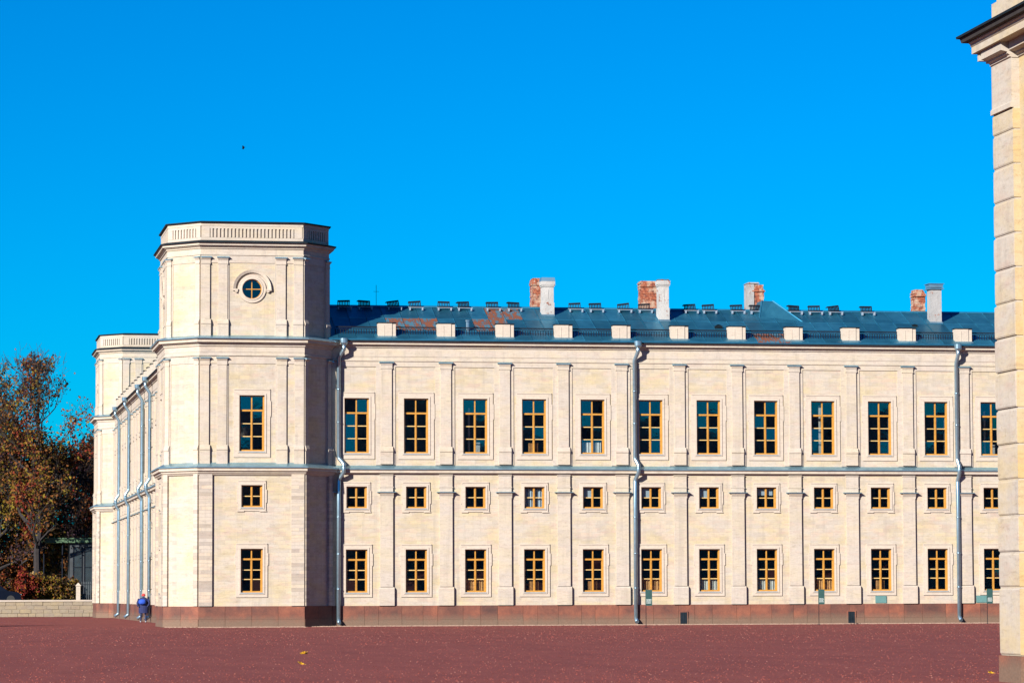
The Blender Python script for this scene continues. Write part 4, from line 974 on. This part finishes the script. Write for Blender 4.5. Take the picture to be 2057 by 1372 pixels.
# ------------------------------------------------------------------ sign posts
def sign(x, y, label):
    s = thing('sign_post', (x, y, 0), label, 'sign', 'green visitor signs along the wing')
    m = MB(); m.tube([(-.13, 0, 0), (-.13, 0, 1.8)], .016, 6); m.box(-.21, -.05, -.06, .06, 0, .02); ob('post', m.mesh('post', M['iron']), s)
    m = MB(); m.box(-.16, .17, .018, .04, 1.05, 1.80); m.box(-.17, .18, .014, .045, 1.80, 1.82); ob('sign_panel', m.mesh('sign_panel', M['sign']), s)
    m = MB(); rn = random.Random(int(x))
    for k in range(4):
        u = -.11
        while u < .10:
            w = rn.uniform(.02, .06); m.box(u, min(u+w, .13), .04, .043, 1.33-.055*k, 1.36-.055*k); u += w+.018
    o_ = ob('lettering', m.mesh('lettering', M['print']), s); o_['kind'] = 'stuff'
sign(34.56, 160.2, 'slim green sign post standing nearest the middle downpipe')
sign(45.73, 169.6, 'slim green sign post between the two dark plinth vents')
sign(55.0, 170.2, 'slim green sign post at right, next to the near stone corner')

# ------------------------------------------------------------------ person
pr = thing('person', (12.98, 204.6, 0), 'person seen from behind in a navy coat and red hat with a blue backpack', 'person', rot=(0, 0, R(-8)))
pr.scale = (1.18, 1.1, 1.02)
def skin_mesh(name, V, E_, Rr, mat, sub=2):
    me = bpy.data.meshes.new(name); me.from_pydata(V, E_, []); o_ = bpy.data.objects.new(name, me); COL.objects.link(o_)
    md = o_.modifiers.new('s', 'SKIN'); md.use_smooth_shade = True
    for i, sv in enumerate(me.skin_vertices[0].data): sv.radius = Rr[i]; sv.use_root = (i == 0)
    o_.modifiers.new('u', 'SUBSURF').levels = sub
    dg = bpy.context.evaluated_depsgraph_get(); me2 = bpy.data.meshes.new_from_object(o_.evaluated_get(dg)); me2.name = name
    bpy.data.objects.remove(o_); me2.materials.clear(); me2.materials.append(mat); return me2
V = [(0, 0, .92), (0, .0, 1.12), (0, -.02, 1.34), (0, -.03, 1.46), (0, -.06, 1.58), (.09, 0, .88), (.11, .01, .48), (.12, .05, .08), (.12, -.08, .04), (-.09, 0, .88), (-.12, -.06, .5), (-.14, .06, .1), (-.14, -.08, .05),
     (.19, 0, 1.38), (.26, .0, 1.12), (.22, -.14, .95), (.2, -.2, .9), (-.19, 0, 1.38), (-.27, .02, 1.12), (-.23, -.12, .94), (-.21, -.19, .9)]
E_ = [(0, 1), (1, 2), (2, 3), (3, 4), (0, 5), (5, 6), (6, 7), (7, 8), (0, 9), (9, 10), (10, 11), (11, 12), (2, 13), (13, 14), (14, 15), (15, 16), (2, 17), (17, 18), (18, 19), (19, 20)]
Rr = [(.15, .11), (.14, .10), (.16, .11), (.06, .06), (.07, .07), (.09, .09), (.065, .065), (.045, .045), (.04, .03), (.09, .09), (.065, .065), (.045, .045), (.04, .03), (.06, .06), (.05, .05), (.04, .04), (.035, .02), (.06, .06), (.05, .05), (.04, .04), (.035, .02)]
ob('body', skin_mesh('body', V, E_, Rr, M['jean']), pr)
c = MB(); K = 16
lv = [(.55, .25, .19), (.8, .25, .19), (1.0, .23, .17), (1.2, .23, .165), (1.38, .235, .15), (1.46, .13, .10), (1.48, .06, .06)]
for (z0, a0, b0), (z1, a1, b1) in zip(lv, lv[1:]):
    for i in range(K):
        p0, p1 = 2*math.pi*i/K, 2*math.pi*(i+1)/K
        c.poly([(a0*math.cos(p0), b0*math.sin(p0), z0), (a0*math.cos(p1), b0*math.sin(p1), z0), (a1*math.cos(p1), b1*math.sin(p1), z1), (a1*math.cos(p0), b1*math.sin(p0), z1)])
c.tube([(.22, 0, 1.4), (.29, 0, 1.14), (.25, .14, .98)], [.075, .07, .055], 8); c.tube([(-.22, 0, 1.4), (-.30, 0, 1.14), (-.26, .13, .97)], [.075, .07, .055], 8)
co = c.mesh('coat', M['navy']); [setattr(q, 'use_smooth', True) for q in co.polygons]; ob('coat', co, pr)
bpk = skin_mesh('backpack', [(-.05, -.2, 1.05), (-.05, -.24, 1.2), (-.05, -.21, 1.4)], [(0, 1), (1, 2)], [(.19, .13), (.22, .16), (.17, .12)], M['blue']); ob('backpack', bpk, pr)
hh = skin_mesh('head', [(0, -.03, 1.53), (0, -.045, 1.58), (0, -.04, 1.62)], [(0, 1), (1, 2)], [(.06, .07), (.078, .09), (.07, .08)], M['skin'])
hd = ob('head', hh, pr)
ht = MB(); lv = [(1.56, .088, .10), (1.60, .098, .11), (1.65, .09, .10), (1.69, .06, .065), (1.71, .01, .01)]
for (z0, a0, b0), (z1, a1, b1) in zip(lv, lv[1:]):
    for i in range(K):
        p0, p1 = 2*math.pi*i/K, 2*math.pi*(i+1)/K
        ht.poly([(a0*math.cos(p0), .03+b0*math.sin(p0), z0), (a0*math.cos(p1), .03+b0*math.sin(p1), z0), (a1*math.cos(p1), .03+b1*math.sin(p1), z1), (a1*math.cos(p0), .03+b1*math.sin(p0), z1)])
ht = ht.mesh('hat', M['redhat']); [setattr(q, 'use_smooth', True) for q in ht.polygons]; ob('hat', ht, hd)
for s_ in (-1, 1):
    sh_ = skin_mesh('shoe', [(0, .07, .045), (0, -.05, .05), (0, -.13, .04)], [(0, 1), (1, 2)], [(.045, .04), (.05, .05), (.045, .035)], M['paleshoe']); ob('shoe', sh_, pr, (.12 if s_ > 0 else -.14, 0, 0))

# ------------------------------------------------------------------ bird, leaves
b = thing('bird', (12.96, 140, 20.3), 'small dark bird flying in the blue sky above the near tower', 'bird')
ob('body', skin_mesh('body', [(0, 0, 0), (.06, 0, .04), (.11, 0, .06), (-.08, 0, -.04)], [(0, 1), (1, 2), (0, 3)], [(.03, .03), (.025, .025), (.015, .015), (.012, .02)], M['bird'], 1), b)
for s_ in (-1, 1):
    w = MB(); w.poly([(.03, .02*s_, .02), (-.05, .02*s_, -.02), (-.08+.03, .1*s_, .07+.05*s_), (-.03, .17*s_, .14*s_+.03), (.05, .09*s_, .08*s_+.04)], raw=True)
    wm_ = w.mesh('wing', M['bird'], fix=False); ob('wing', wm_, b)
b.scale = (.75, .75, .75)
def leafobj(x, y, s_, label):
    K = 9; t_ = MB(); pts = []
    for i in range(K*2):
        a = math.pi*i/K; r = s_*(1 if i % 2 == 0 else .55)*(1+.15*math.sin(i*1.7)); pts.append((math.cos(a)*r, math.sin(a)*r, s_*.35*abs(math.cos(a*1.5))+.012))
    for i in range(K*2): t_.poly([(0, 0, .01), pts[i], pts[(i+1) % (K*2)]], raw=True)
    t_.tube([(0, 0, .012), (-s_*.9, -s_*.5, .05), (-s_*1.3, -s_*.9, .02)], .004, 4, raw=True)
    o_ = ob('fallen_leaf', t_.mesh('fallen_leaf', M['leafyellow'], fix=False), None, (x, y, .0)); o_.rotation_euler = (R(20), R(-15), x); tag(o_, label, 'leaf', 'yellow fallen leaves on the red ground')
leafobj(10.41, 93.66, .13, 'yellow fallen leaf farther up the red ground below the tower')
leafobj(8.77, 79.7, .11, 'yellow fallen leaf nearer the bottom edge below the tower')
leafobj(21.37, 66.15, .08, 'yellow fallen leaf beside the near stone corner at right')
